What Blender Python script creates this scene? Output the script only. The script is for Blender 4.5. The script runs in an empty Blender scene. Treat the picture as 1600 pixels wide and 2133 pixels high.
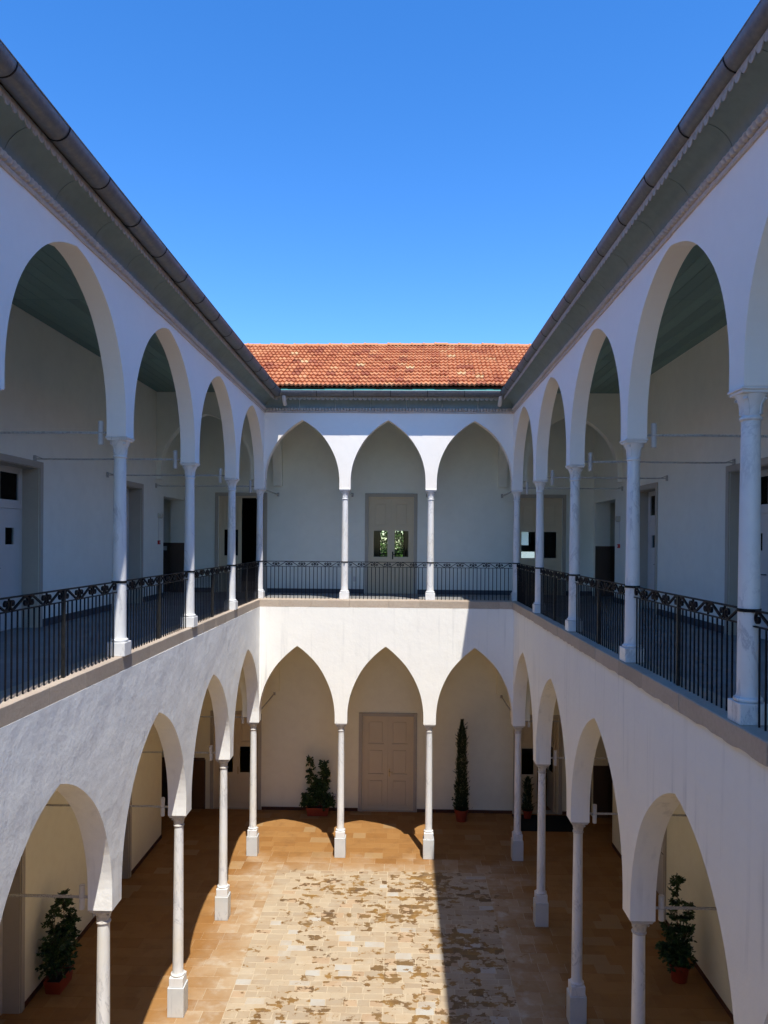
import bpy, bmesh, math, random
from mathutils import Vector, Matrix
PI = math.pi
rnd = random.Random(7)
S = bpy.context.scene
C = S.collection

# ------------------------------------------------------------------ camera
cam_d = bpy.data.cameras.new('camera'); cam = bpy.data.objects.new('camera', cam_d); C.objects.link(cam)
CH = 7.8
yaw, pit, rol = .0228, -.0037, .008
f_ = Vector((-math.sin(yaw)*math.cos(pit), math.cos(yaw)*math.cos(pit), math.sin(pit)))
r_ = Vector((math.cos(yaw), math.sin(yaw), 0)); u_ = r_.cross(f_)
r2 = r_*math.cos(rol)+u_*math.sin(rol); u2 = -r_*math.sin(rol)+u_*math.cos(rol)
m = Matrix((r2, u2, -f_)).transposed().to_4x4(); m.translation = Vector((0, 0, CH))
cam.matrix_world = m
cam_d.sensor_fit = 'AUTO'; cam_d.sensor_width = 36; cam_d.lens = 1560/2133*36
cam_d.shift_y = (1131-1066.5)/2133; cam_d.clip_start = .05; cam_d.clip_end = 2000
S.camera = cam
# ------------------------------------------------------------------ light
SX, SY = .135, .48                      # horizontal travel of the light per metre of fall (to -x, to +y)
to_sun = Vector((SX, -SY, 1)).normalized()
elev = math.asin(to_sun.z)
w = bpy.data.worlds.new('World'); S.world = w; w.use_nodes = True
nt = w.node_tree; nt.nodes.clear()
sky = nt.nodes.new('ShaderNodeTexSky'); sky.sky_type = 'NISHITA'; sky.sun_disc = False
sky.sun_elevation = elev; sky.sun_rotation = math.atan2(to_sun.x, to_sun.y)
sky.air_density = .95; sky.dust_density = .1; sky.ozone_density = 3.6; sky.altitude = 300
hs = nt.nodes.new('ShaderNodeHueSaturation'); hs.inputs['Saturation'].default_value = 1.30; hs.inputs['Hue'].default_value = .507
bg = nt.nodes.new('ShaderNodeBackground'); bg.inputs[1].default_value = .14
out = nt.nodes.new('ShaderNodeOutputWorld')
nt.links.new(sky.outputs[0], hs.inputs['Color']); nt.links.new(hs.outputs[0], bg.inputs[0]); nt.links.new(bg.outputs[0], out.inputs[0])
sd = bpy.data.lights.new('sun', 'SUN'); sd.energy = 2.9; sd.angle = math.radians(.5); sd.color = (1, .955, .87)
so = bpy.data.objects.new('sun', sd); C.objects.link(so); so.rotation_euler = to_sun.to_track_quat('Z', 'Y').to_euler(); so.location = (0, -20, 40)
S.view_settings.view_transform = 'Standard'; S.view_settings.look = 'None'; S.view_settings.gamma = 1
S.view_settings.use_curve_mapping = False; S.view_settings.exposure = 1.06
S.cycles.max_bounces = 14; S.cycles.diffuse_bounces = 6; S.cycles.adaptive_threshold = .02; S.cycles.use_denoising = True

# ------------------------------------------------------------------ dimensions
P = 3.115; BP = 2.134; YB = 18.7                 # bay pitch along the court, across it, far arcade axis
UXL, UXR = -3.545, 2.872                         # upper column axes
LXL, LXR, LYB = -3.612, 2.905, 18.44             # lower column axes
XL, XR, YW = -6.185, 5.485, 21.5                 # gallery walls
NB = 7                                           # bays along the court
YN = YB-NB*P
ZF, ZL = 6.26, 6.325                             # upper floor, top of ledge
ZC, ZCAP, ZCAPL = 11.49, 9.067, 3.30
def ucy(i): return YB-i*P
def lcy(i): return YB-.26-i*P

# ------------------------------------------------------------------ materials
def mat(name, base, rough=.7, spec=.3, metal=0, noise=None, bump=None, tone=0, extra=None):
    """noise=(scale, amount, colour2); bump=list of (scale, strength, distance, detail)"""
    M = bpy.data.materials.new(name); M.use_nodes = True; t = M.node_tree; N = t.nodes; Lk = t.links.new
    b = N['Principled BSDF']; b.inputs['Roughness'].default_value = rough; b.inputs['Metallic'].default_value = metal
    b.inputs['Specular IOR Level'].default_value = spec
    g = N.new('ShaderNodeNewGeometry')
    col = N.new('ShaderNodeRGB'); col.outputs[0].default_value = (*base, 1); cs = col.outputs[0]
    def mix(a, bcol, fac, mode='MIX'):
        x = N.new('ShaderNodeMix'); x.data_type = 'RGBA'; x.blend_type = mode
        for s, v in ((x.inputs[0], fac), (x.inputs[6], a), (x.inputs[7], bcol)):
            if hasattr(v, 'links') or hasattr(v, 'is_linked'): Lk(v, s)
            else: s.default_value = v if not isinstance(v, tuple) else (*v, 1)
        return x.outputs[2]
    def nz(scale, detail=4, rough=.6, vec=None, dist=0):
        n = N.new('ShaderNodeTexNoise'); n.inputs['Scale'].default_value = scale; n.inputs['Detail'].default_value = detail
        n.inputs['Roughness'].default_value = rough; n.inputs['Distortion'].default_value = dist; Lk(vec or g.outputs['Position'], n.inputs['Vector']); return n.outputs[0]
    def ramp(v, a, bb, lo=0, hi=1):
        r = N.new('ShaderNodeMapRange'); r.inputs[1].default_value = a; r.inputs[2].default_value = bb; r.inputs[3].default_value = lo; r.inputs[4].default_value = hi
        Lk(v, r.inputs[0]); return r.outputs[0]
    def math_(op, a, bb=0.):
        x = N.new('ShaderNodeMath'); x.operation = op
        for s, v in ((x.inputs[0], a), (x.inputs[1], bb)):
            if hasattr(v, 'is_linked'): Lk(v, s)
            else: s.default_value = v
        return x.outputs[0]
    def scaled(v):
        x = N.new('ShaderNodeVectorMath'); x.operation = 'MULTIPLY'; Lk(g.outputs['Position'], x.inputs[0]); x.inputs[1].default_value = v; return x.outputs[0]
    if noise:
        for sc, am, c2 in (noise if isinstance(noise, list) else [noise]):
            cs = mix(cs, c2, ramp(nz(sc, 5), .42, .68, 0, am))
    if tone:
        a = N.new('ShaderNodeAttribute'); a.attribute_name = 'tone'
        v = ramp(a.outputs['Fac'], 0, 1, 1-tone, 1+tone); vm = N.new('ShaderNodeVectorMath'); vm.operation = 'SCALE'; Lk(cs, vm.inputs[0]); Lk(v, vm.inputs['Scale']); cs = vm.outputs[0]
    K = dict(N=N, Lk=Lk, mix=mix, nz=nz, ramp=ramp, math=math_, scaled=scaled, g=g, b=b)
    if extra: cs = extra(K, cs) or cs
    Lk(cs, b.inputs['Base Color'])
    prev = None
    for sc, st, di, de in (bump or []):
        bn = N.new('ShaderNodeBump'); bn.inputs['Strength'].default_value = st; bn.inputs['Distance'].default_value = di
        Lk(nz(sc, de), bn.inputs['Height'])
        if prev: Lk(prev, bn.inputs['Normal'])
        prev = bn.outputs[0]
    if prev: Lk(prev, b.inputs['Normal'])
    return M
def streaks(amt, colr):
    def ex(K, cs):
        s = K['ramp'](K['nz'](1, 4, .6, K['scaled']((9, 9, .3))), .54, .70, 0, amt)
        m2 = K['ramp'](K['nz'](.9, 2), .4, .62)
        cs = K['mix'](cs, colr, K['math']('MULTIPLY', s, m2))
        v = K['N'].new('ShaderNodeTexVoronoi'); v.inputs['Scale'].default_value = 1.7; K['Lk'](K['scaled']((1, 1, .55)), v.inputs['Vector'])
        nick = K['ramp'](v.outputs['Distance'], .020, .032, .75, 0)
        return K['mix'](cs, (.12, .12, .11), nick)
    return ex
M = {}
M['plaster'] = mat('white_plaster', (.90, .87, .80), .85, .2, noise=[(1.3, .35, (.83, .80, .75)), (14, .2, (.80, .79, .77))], bump=[(2.2, .2, .05, 4), (11, .2, .015, 5), (60, .08, .004, 3)], extra=streaks(.4, (.42, .42, .41)))
M['plaster_rough'] = mat('rough_white_plaster', (.89, .88, .84), .9, .2, noise=[(1.3, .4, (.80, .80, .77)), (9, .3, (.79, .79, .77))], bump=[(1.1, .25, .10, 2), (3.4, .22, .055, 7), (8, .11, .025, 5), (22, .12, .012, 5)], extra=streaks(.2, (.46, .46, .45)))
M['plaster_up'] = mat('smooth_white_plaster', (.91, .86, .78), .85, .2, noise=[(1.5, .3, (.86, .81, .74)), (.5, .25, (.84, .80, .73)), (9, .15, (.80, .76, .70))], bump=[(4, .25, .02, 4), (40, .1, .004, 3)])
M['wall_up'] = mat('pale_green_grey_paint', (.85, .86, .78), .7, .3, noise=[(.7, .55, (.76, .78, .70)), (4, .25, (.72, .73, .66))], bump=[(2.5, .25, .03, 3), (18, .15, .006, 4)])
M['wall_low'] = mat('cream_paint', (.89, .85, .66), .7, .3, noise=[(.7, .5, (.82, .78, .60)), (5, .25, (.76, .71, .54))], bump=[(2.5, .25, .03, 3), (18, .15, .006, 4)])
M['taupe_stone'] = mat('taupe_stone_surround', (.45, .41, .345), .75, .3, noise=(5, .3, (.38, .345, .29)), bump=[(30, .2, .004, 4)])
M['door'] = mat('taupe_painted_wood', (.62, .52, .36), .5, .4, noise=(3, .3, (.54, .45, .31)), bump=[(50, .08, .002, 3)])
M['white_door'] = mat('off_white_painted_wood', (.66, .63, .59), .5, .4, noise=(3, .3, (.58, .55, .51)), bump=[(50, .08, .002, 3)])
M['dark'] = mat('dark_interior_paint', (.03, .03, .032), .8)
M['room'] = mat('dim_room_paint', (.25, .25, .24), .8)
M['wainscot'] = mat('brown_gloss_wainscot', (.095, .062, .048), .35, .5, noise=(3, .4, (.07, .045, .035)))
M['skirt_up'] = mat('slate_blue_skirting', (.06, .07, .09), .5)
M['skirt_low'] = mat('dark_red_brown_skirting', (.09, .035, .02), .6)
M['iron'] = mat('black_painted_iron', (.004, .004, .006), .55, .2, noise=(60, .3, (.008, .007, .008)))
M['iron_grey'] = mat('worn_iron_post', (.009, .009, .009), .5, .3, noise=(30, .5, (.045, .042, .038)))
M['rod'] = mat('painted_iron_tie', (.5, .5, .48), .5, .4, noise=(60, .7, (.12, .11, .1)))
M['lamp'] = mat('white_painted_metal', (.62, .61, .60), .4, .5)
M['metal'] = mat('weathered_zinc', (.125, .145, .17), .5, .5, .3, noise=[(3, .5, (.13, .12, .115)), (20, .3, (.3, .28, .26))])
M['fringe'] = mat('weathered_painted_tin', (.42, .39, .33), .7, .3, noise=(25, .6, (.2, .17, .14)))
M['soffit'] = mat('blue_grey_soffit_paint', (.22, .295, .31), .65, .3, noise=[(1.2, .5, (.16, .225, .235)), (10, .2, (.12, .16, .17))])
M['ceil'] = mat('teal_painted_boards', (.17, .28, .265), .55, .3, noise=(3, .3, (.14, .235, .225)), tone=.12)
M['cornice'] = mat('chalky_moulding', (.55, .49, .43), .85, .2, noise=[(7, .4, (.42, .37, .32)), (40, .3, (.3, .25, .22))], bump=[(60, .3, .005, 3)])
M['teal'] = mat('turquoise_flashing', (.06, .38, .32), .5)
M['glass'] = None
M['brass'] = mat('brass', (.5, .38, .2), .35, .5, .9)
M['red'] = mat('red_plastic', (.45, .02, .02), .4, .5)
M['beige'] = mat('beige_plastic', (.6, .57, .47), .4, .5)
M['terracotta'] = mat('terracotta_plastic', (.27, .04, .018), .5, .35, noise=(12, .3, (.2, .03, .015)))
M['soil'] = mat('potting_soil', (.04, .028, .02), .95)
M['bark'] = mat('bark', (.09, .065, .045), .9)
M['mat'] = mat('black_rubber_mat', (.012, .012, .012), .9)
M['paper'] = mat('paper_notice', (.6, .6, .58), .6)
def leafy(name, c1, c2):
    def ex(K, cs):
        a = K['N'].new('ShaderNodeAttribute'); a.attribute_name = 'tone'
        return K['mix'](c1, c2, a.outputs['Fac'])
    return mat(name, c1, .38, .4, extra=ex)
M['leaf'] = leafy('ficus_leaf', (.018, .045, .012), (.05, .10, .025))
M['cyp'] = leafy('cypress_leaf', (.012, .03, .012), (.035, .065, .022))
M['tree'] = leafy('tree_leaf', (.05, .12, .02), (.14, .26, .05))
def vein(K, cs):
    v = K['nz'](2.6, 6, .65, K['scaled']((1, 1, .45)), 1.6)
    a = K['math']('ABSOLUTE', K['math']('SUBTRACT', v, .5))
    f = K['ramp'](a, .0, .035, .6, 0); f2 = K['ramp'](K['nz'](1.4, 2), .42, .6)
    cs = K['mix'](cs, (.34, .35, .38), K['math']('MULTIPLY', f, f2))
    y = K['ramp'](K['nz'](.8, 3), .52, .72, 0, .45)
    return K['mix'](cs, (.70, .62, .44), y)
M['marble'] = mat('veined_white_marble', (.76, .755, .74), .38, .45, noise=(5, .3, (.64, .64, .65)), extra=vein, bump=[(30, .06, .003, 3)])
M['marble_base'] = mat('grey_veined_marble', (.60, .61, .60), .5, .4, noise=(4, .4, (.48, .5, .51)), extra=vein, bump=[(20, .12, .004, 4)])
M['cap_stone'] = mat('carved_capital_stone', (.60, .57, .53), .7, .3, noise=(18, .55, (.36, .32, .28)), bump=[(45, .5, .012, 4)])
M['ledge'] = mat('beige_ledge_stone', (.47, .385, .30), .75, .3, noise=[(2.2, .5, (.40, .31, .24)), (22, .3, (.32, .25, .19))], tone=.1, bump=[(14, .35, .01, 5), (70, .2, .003, 3)])
M['balcony'] = mat('grey_gallery_tiles', (.24, .235, .23), .55, .3, noise=(2, .4, (.18, .178, .175)), tone=.12)
def tilecol(K, cs):
    a = K['N'].new('ShaderNodeAttribute'); a.attribute_name = 'tone'
    r = K['N'].new('ShaderNodeValToRGB'); e = r.color_ramp.elements
    e[0].position = 0; e[0].color = (.36, .12, .06, 1); e[1].position = 1; e[1].color = (.62, .42, .21, 1)
    for p_, c_ in ((.25, (.47, .17, .075)), (.6, (.55, .235, .105)), (.85, (.60, .32, .15))):
        k = e.new(p_); k.color = (*c_, 1)
    K['Lk'](a.outputs['Fac'], r.inputs[0])
    return K['mix'](r.outputs[0], (.22, .09, .06), K['ramp'](K['nz'](9, 5), .55, .78, 0, .6))
M['tile'] = mat('terracotta_roof_tile', (.6, .2, .1), .8, .2, extra=tilecol, bump=[(40, .3, .004, 4)])
def paving(K, cs):
    N, Lk, mix, nz, ramp, mt = K['N'], K['Lk'], K['mix'], K['nz'], K['ramp'], K['math']
    a = N.new('ShaderNodeAttribute'); a.attribute_name = 'tone'; T = a.outputs['Fac']
    a2 = N.new('ShaderNodeAttribute'); a2.attribute_name = 'hue'; Hh = a2.outputs['Fac']
    a3 = N.new('ShaderNodeAttribute'); a3.attribute_name = 'field'; F = a3.outputs['Fac']      # 1 in the middle field
    sep = N.new('ShaderNodeSeparateXYZ'); Lk(K['g'].outputs['Position'], sep.inputs[0]); X, Y, Z = sep.outputs
    inx = mt('MINIMUM', mt('SUBTRACT', X, -3.55), mt('SUBTRACT', 2.75, X)); iny = mt('SUBTRACT', 18.1, Y)
    d = mt('MINIMUM', inx, iny)                                                              # metres inside the open court
    wob = mt('MULTIPLY', mt('SUBTRACT', nz(1.3, 5), .5), 1.6); wob2 = mt('MULTIPLY', mt('SUBTRACT', T, .5), .35)
    bl = ramp(mt('ADD', d, mt('ADD', wob, wob2)), -.35, .75)
    orange = mix((.27, .125, .034), (.33, .17, .055), T)
    orange = mix(orange, (.20, .095, .03), ramp(nz(2.3, 5), .5, .72, 0, .6))
    orange = mix(orange, (.38, .27, .14), ramp(Hh, .92, .95, 0, .45))
    pale = mix((.38, .26, .145), (.44, .32, .20), T)
    pale = mix(pale, (.34, .20, .085), ramp(nz(1.6, 5), .5, .7, 0, .75))
    pale = mix(pale, (.50, .43, .33), ramp(nz(3.1, 6), .50, .64, 0, .8))
    fld = mix((.36, .285, .20), (.46, .37, .255), T)
    fld = mix(fld, (.44, .27, .15), ramp(Hh, .88, .9, 0, .5))
    fld = mix(fld, (.47, .48, .46), ramp(Hh, .05, .035, 0, .7))
    edge = ramp(nz(2.0, 4), .35, .7, .0, .5)
    c = mix(orange, mix(pale, mix(fld, pale, edge), F), bl)
    c = mix(c, (.52, .43, .30), mt('MULTIPLY', ramp(T, 1.2, 1.4, 0, .6), mt('MULTIPLY', bl, F)))
    # damp brown patches, strongest in the middle field
    big = nz(.8, 3, .5); fine = nz(4.6, 7, .62, K['scaled']((1, 1.3, 1)), .15)
    s = mt('ADD', mt('MULTIPLY', fine, 1.0), mt('MULTIPLY', mt('SUBTRACT', big, .5), .62))
    cx = mt('MULTIPLY', mt('ABSOLUTE', mt('SUBTRACT', X, .45)), -.03)
    s = mt('ADD', s, cx); s = mt('ADD', s, mt('MULTIPLY', F, .10)); s = mt('ADD', s, mt('MULTIPLY', mt('SUBTRACT', Hh, .5), .13))
    s = mt('ADD', s, ramp(X, .3, 1.2, 0, .03)); s = mt('ADD', s, ramp(Y, 17.7, 18.1, 0, -.2))
    wet = ramp(s, .632, .642); wet = mt('MULTIPLY', wet, ramp(d, .2, .5))
    wc = mix((.13, .065, .02), (.27, .145, .035), ramp(nz(2.6, 5), .36, .58))
    wc = mix(wc, (.09, .065, .045), ramp(Hh, .75, .78, 0, .4))
    c = mix(c, wc, mt('MULTIPLY', wet, .93))
    c = mix(c, mix(c, (.2, .13, .08), .5), ramp(nz(38, 4), .6, .75))
    Lk(mt('SUBTRACT', .72, mt('MULTIPLY', wet, .25)), K['b'].inputs['Roughness'])
    return c
M['paving'] = mat('limestone_paving', (.5, .4, .3), .7, .3, extra=paving, bump=[(6, .25, .012, 5), (40, .25, .004, 4)])
M['mortar'] = mat('pale_mortar', (.47, .38, .25), .9, .1, noise=(2.4, .9, (.27, .18, .09)), bump=[(30, .3, .005, 3)])
M['earth'] = mat('dry_ground', (.20, .17, .10), .95, noise=(.2, .6, (.08, .11, .04)))
gm = bpy.data.materials.new('window_glass'); gm.use_nodes = True; t = gm.node_tree; t.nodes.clear()
o_ = t.nodes.new('ShaderNodeOutputMaterial'); mx = t.nodes.new('ShaderNodeMixShader'); tr = t.nodes.new('ShaderNodeBsdfTransparent'); gl = t.nodes.new('ShaderNodeBsdfGlossy'); fr = t.nodes.new('ShaderNodeFresnel')
tr.inputs[0].default_value = (.86, .9, .88, 1); gl.inputs['Roughness'].default_value = .03; fr.inputs[0].default_value = 1.18
t.links.new(fr.outputs[0], mx.inputs[0]); t.links.new(tr.outputs[0], mx.inputs[1]); t.links.new(gl.outputs[0], mx.inputs[2]); t.links.new(mx.outputs[0], o_.inputs[0])
M['glass'] = gm

# ------------------------------------------------------------------ mesh builder
class MB:
    def __init__(s): s.v = []; s.f = []; s.at = {}
    def add(s, vs, fs, **at):
        n = len(s.v); s.v += [tuple(v) for v in vs]; s.f += [tuple(i+n for i in f) for f in fs]
        for k in at: s.at.setdefault(k, [0.]*n)
        for k in s.at:
            L = s.at[k]; L += [0.]*(n-len(L)); L += [at.get(k, 0.)]*len(vs)
        return s
    def box(s, x0, x1, y0, y1, z0, z1, **at):
        return s.add([(x, y, z) for z in (z0, z1) for y in (y0, y1) for x in (x0, x1)], [(0, 2, 3, 1), (4, 5, 7, 6), (0, 1, 5, 4), (2, 6, 7, 3), (0, 4, 6, 2), (1, 3, 7, 5)], **at)
    def cbox(s, x0, x1, y0, y1, z0, z1, c=.01, jit=0, **at):
        """box with chamfered edges"""
        xs = (x0, x1); ys = (y0, y1); zs = (z0, z1); v = []; idx = {}
        for k in range(2):
            for j in range(2):
                for i in range(2):
                    sx, sy, sz = 1-2*i, 1-2*j, 1-2*k
                    for a in range(3):
                        p = [xs[i]+sx*c*(a != 0), ys[j]+sy*c*(a != 1), zs[k]+sz*c*(a != 2)]
                        if jit: p = [q+rnd.uniform(-jit, jit) for q in p]
                        idx[(i, j, k, a)] = len(v); v.append(p)
        F = []
        for a in range(3):
            for e in range(2):
                q = []
                for (m_, n_) in ((0, 0), (1, 0), (1, 1), (0, 1)):
                    t = [0, 0, 0]; t[a] = e; t[(a+1) % 3] = m_; t[(a+2) % 3] = n_; q.append(idx[(*t, a)])
                F.append(q if e else q[::-1])
        for a in range(3):
            b_, c_ = (a+1) % 3, (a+2) % 3
            for e in range(2):
                for g in range(2):
                    t0 = [0, 0, 0]; t0[b_] = e; t0[c_] = g; t1 = list(t0); t1[a] = 1
                    q = [idx[(*t0, b_)], idx[(*t1, b_)], idx[(*t1, c_)], idx[(*t0, c_)]]
                    F.append(q if e != g else q[::-1])
        for i in range(2):
            for j in range(2):
                for k in range(2):
                    q = [idx[(i, j, k, 0)], idx[(i, j, k, 1)], idx[(i, j, k, 2)]]
                    F.append(q if (i+j+k) % 2 else q[::-1])
        return s.add(v, F, **at)
    def lathe(s, prof, n=24, c=(0, 0, 0), cap=True):
        vs = []; fs = []
        for r, z in prof:
            for k in range(n): a = 2*PI*k/n; vs.append((c[0]+r*math.cos(a), c[1]+r*math.sin(a), c[2]+z))
        for i in range(len(prof)-1):
            for k in range(n): k2 = (k+1) % n; fs.append((i*n+k, i*n+k2, (i+1)*n+k2, (i+1)*n+k))
        if cap: fs += [tuple(range(n))[::-1], tuple(range((len(prof)-1)*n, len(prof)*n))]
        return s.add(vs, fs)
    def tube(s, pts, r, n=8, r2=None, cap=True, flat=None, **at):
        """tube along pts; flat=(half width, half depth, depth direction) gives a flat bar"""
        pts = [Vector(p) for p in pts]; vs = []; fs = []; up = None
        for i, p in enumerate(pts):
            d = (pts[min(i+1, len(pts)-1)]-pts[max(i-1, 0)]).normalized()
            if flat: b = Vector(flat[2]); a = d.cross(b).normalized()
            else:
                ref = Vector((0, 0, 1)) if abs(d.z) < .9 else Vector((1, 0, 0)); a = d.cross(ref).normalized() if up is None else (up-d*up.dot(d)).normalized(); up = a; b = d.cross(a)
            rr = r if r2 is None else r+(r2-r)*i/(len(pts)-1)
            if flat:
                for su, sv in ((-1, -1), (1, -1), (1, 1), (-1, 1)): vs.append(p+a*flat[0]*su+b*flat[1]*sv)
            else:
                for k in range(n): q = 2*PI*k/n; vs.append(p+a*rr*math.cos(q)+b*rr*math.sin(q))
        if flat: n = 4
        for i in range(len(pts)-1):
            for k in range(n): k2 = (k+1) % n; fs.append((i*n+k, i*n+k2, (i+1)*n+k2, (i+1)*n+k))
        if cap: fs += [tuple(range(n))[::-1], tuple(range((len(pts)-1)*n, len(pts)*n))]
        return s.add(vs, fs, **at)
    def mesh(s, name, m_, smooth=False, fix=False):
        me = bpy.data.meshes.new(name); me.from_pydata(s.v, [], s.f); me.materials.append(m_)
        for k, L in s.at.items():
            a = me.attributes.new(k, 'FLOAT', 'POINT'); a.data.foreach_set('value', L+[0.]*(len(s.v)-len(L)))
        if fix:
            b = bmesh.new(); b.from_mesh(me); bmesh.ops.recalc_face_normals(b, faces=b.faces); b.to_mesh(me); b.free()
        if smooth:
            me.polygons.foreach_set('use_smooth', [True]*len(me.polygons)); me.set_sharp_from_angle(angle=math.radians(38))
        me.update(); return me
    def build(s, name, m_, parent=None, smooth=False, fix=False, loc=None):
        return link(name, s.mesh(name, m_, smooth, fix), parent, loc)
def link(name, me, parent=None, loc=None, rot=None):
    o = bpy.data.objects.new(name, me); C.objects.link(o)
    if parent: o.parent = parent
    if loc is not None: o.location = loc
    if rot is not None: o.rotation_euler = rot
    return o
def tag(o, label, cat, group=None, kind=None):
    if label: o['label'] = label
    if cat: o['category'] = cat
    if group: o['group'] = group
    if kind: o['kind'] = kind
    return o
def thing(name, label, cat, loc=(0, 0, 0), rz=0, group=None):
    o = bpy.data.objects.new(name, None); C.objects.link(o); o.location = loc; o.rotation_euler = (0, 0, rz); o.empty_display_size = .2
    return tag(o, label, cat, group)
def copy_tree(o, parent=None):
    c = o.copy(); C.objects.link(c); c.parent = parent
    for ch in list(o.children): copy_tree(ch, c)
    return c
def structure(o): o['kind'] = 'structure'; return o
def shell(name):
    o = bpy.data.objects.new(name, None); C.objects.link(o); o['kind'] = 'structure'; return o

# ------------------------------------------------------------------ walls with openings
def holed(mb, u0, u1, z0, z1, holes, t, mp):
    """wall in (u, z); holes=(ua, ub, za, zb); front at d=0, back at d=t; mp(u, d, z)->xyz"""
    us = sorted({u0, u1, *[h[i] for h in holes for i in (0, 1)]}); zs = sorted({z0, z1, *[h[i] for h in holes for i in (2, 3)]})
    us = [u for u in us if u0 <= u <= u1]; zs = [z for z in zs if z0 <= z <= z1]
    inh = lambda u, z: any(a < u < b and c < z < d for a, b, c, d in holes)
    for i in range(len(us)-1):
        for j in range(len(zs)-1):
            ua, ub, za, zb = us[i], us[i+1], zs[j], zs[j+1]
            if inh((ua+ub)/2, (za+zb)/2): continue
            for d in (0, t): mb.add([mp(ua, d, za), mp(ub, d, za), mp(ub, d, zb), mp(ua, d, zb)], [(0, 1, 2, 3)])
            for (a, b, c, e, oc) in ((ua, za, ua, zb, (ua-1e-4, (za+zb)/2)), (ub, za, ub, zb, (ub+1e-4, (za+zb)/2)), (ua, za, ub, za, ((ua+ub)/2, za-1e-4)), (ua, zb, ub, zb, ((ua+ub)/2, zb+1e-4))):
                o = oc; outside = not (u0 < o[0] < u1 and z0 < o[1] < z1)
                if outside or inh(*o): mb.add([mp(a, 0, b), mp(c, 0, e), mp(c, t, e), mp(a, t, b)], [(0, 1, 2, 3)])
    return mb
def arcade(mb, cols, zp, zs, zapex, ztop, hw, t0, t1, mp, ends=(None, None), nseg=44, wob=.0065):
    """pointed arches between cols (u positions), piers of half width hw from zp, springing zs; thickness from t0 to t1"""
    prof = []                                                          # list of (u, z) bottom edge
    def pier(u, a, b): prof.extend([(a, zp), (b, zp)])
    for k, u in enumerate(cols):
        a = u-hw if (k > 0 or ends[0] is None) else ends[0]; b = u+hw if (k < len(cols)-1 or ends[1] is None) else ends[1]
        pier(u, a, b)
        if k < len(cols)-1:
            u0, u1 = u+hw, cols[k+1]-hw; A = (u1-u0)/2; Hh = zapex-zs; R = (Hh*Hh+A*A)/(2*A); uc = (u0+u1)/2
            for j in range(nseg+1):
                q = j/nseg*2-1; s_ = -1 if q < 0 else 1
                th = (1-abs(q)); ang0 = math.asin(min(1, Hh/R)); ang = ang0*th if R >= A else PI/2*th
                x = R*math.cos(ang)-(R-A); z = R*math.sin(ang)
                if j == nseg//2: x = 0; z = Hh
                e = wob*math.sin(u*7+q*6.5)+wob*.5*math.sin(q*17+u*3)+rnd.uniform(-.0012, .0012)
                prof.append((uc+s_*x, zs+z+(e if 1 < j < nseg-1 else 0)))
    # remove duplicates in u for the strip
    n = len(prof); vs = []
    for (u, z) in prof: vs += [mp(u, t0, z), mp(u, t1, z)]
    for (u, z) in prof: vs += [mp(u, t0, ztop), mp(u, t1, ztop)]
    fs = []
    for i in range(n-1):
        a, b, c, d = 2*i, 2*i+1, 2*i+2, 2*i+3; T = 2*n
        fs.append((a, b, d, c))                                        # intrados / underside
        if abs(prof[i][0]-prof[i+1][0]) > 1e-5:
            fs += [(a, c, T+c, T+a), (b, T+b, T+d, d), (T+a, T+c, T+d, T+b)]
    fs += [(0, 2*n, 2*n+1, 1), (2*n-2, 2*n-1, 4*n-1, 4*n-2)]
    mb.add(vs, fs); return mb

# ---------- far arcade, left arcade, right arcade, near arcade
def long_mb(mb, length_pts): return mb
UT, LT = .12, .14
ucolsL = [ucy(i) for i in range(NB, -1, -1)]; lcolsL = [lcy(i) for i in range(NB, -1, -1)]
back_u = [UXL+(UXR-UXL)*k/3 for k in range(4)]; back_l = [LXL+(LXR-LXL)*k/3 for k in range(4)]
ZCT = 10.95
arc = {}
arc['b'] = thing('arcade_wall', 'white two-storey arcade wall across the far end, three pointed arches per storey', 'wall', (0, 0, 0))
arc['l'] = thing('arcade_wall', 'white arcade wall along the left side, rough plaster raked by sun below the balcony', 'wall', (0, 0, 0))
arc['r'] = thing('arcade_wall', 'white arcade wall along the right side, wholly in shade', 'wall', (0, 0, 0))
arc['n'] = thing('arcade_wall', 'unseen low white arcade behind the viewer, topped by an added terrace admitting sky light', 'wall', (0, 0, 0))  # unseen near side, kept low and open so more sky light enters
mpx = lambda u, d, z: (u, d, z)
mpy = lambda u, d, z: (d, u, z)
ZLB = 6.145
arcade(MB(), back_u, ZCAP, 9.25, 10.77, ZC, .138, YB-UT, YB+UT, mpx, (UXL-.115, UXR+.115)).build('upper_wall', M['plaster_up'], arc['b'], fix=True)
arcade(MB(), back_l, ZCAPL, 3.45, 5.19, ZLB, .152, LYB-LT, LYB+LT, mpx, (LXL-.13, LXR+.14)).build('lower_wall', M['plaster'], arc['b'], fix=True)
for key, ux, lx, sg, pm in (('l', UXL, LXL, -1, 'plaster_rough'), ('r', UXR, LXR, 1, 'plaster')):
    arcade(MB(), ucolsL, ZCAP, 9.25, 10.86, ZC, .138, ux-UT, ux+UT, mpy, (None, YB-UT+.002)).build('upper_wall', M['plaster_up'], arc[key], fix=True)
    arcade(MB(), lcolsL, ZCAPL, 3.45, 5.30, ZLB, .152, *((lx-.135, lx+.162) if sg < 0 else (lx-.15, lx+.15)), mpy, (None, LYB-LT+.002)).build('lower_wall', M[pm], arc[key], fix=True)
arcade(MB(), back_l, ZCAPL, 3.45, 5.19, ZLB, .152, YN-LT-.54, YN-LT-.27, mpx, (LXL-.13, LXR+.14)).build('lower_wall', M['plaster'], arc['n'], fix=True)

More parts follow.
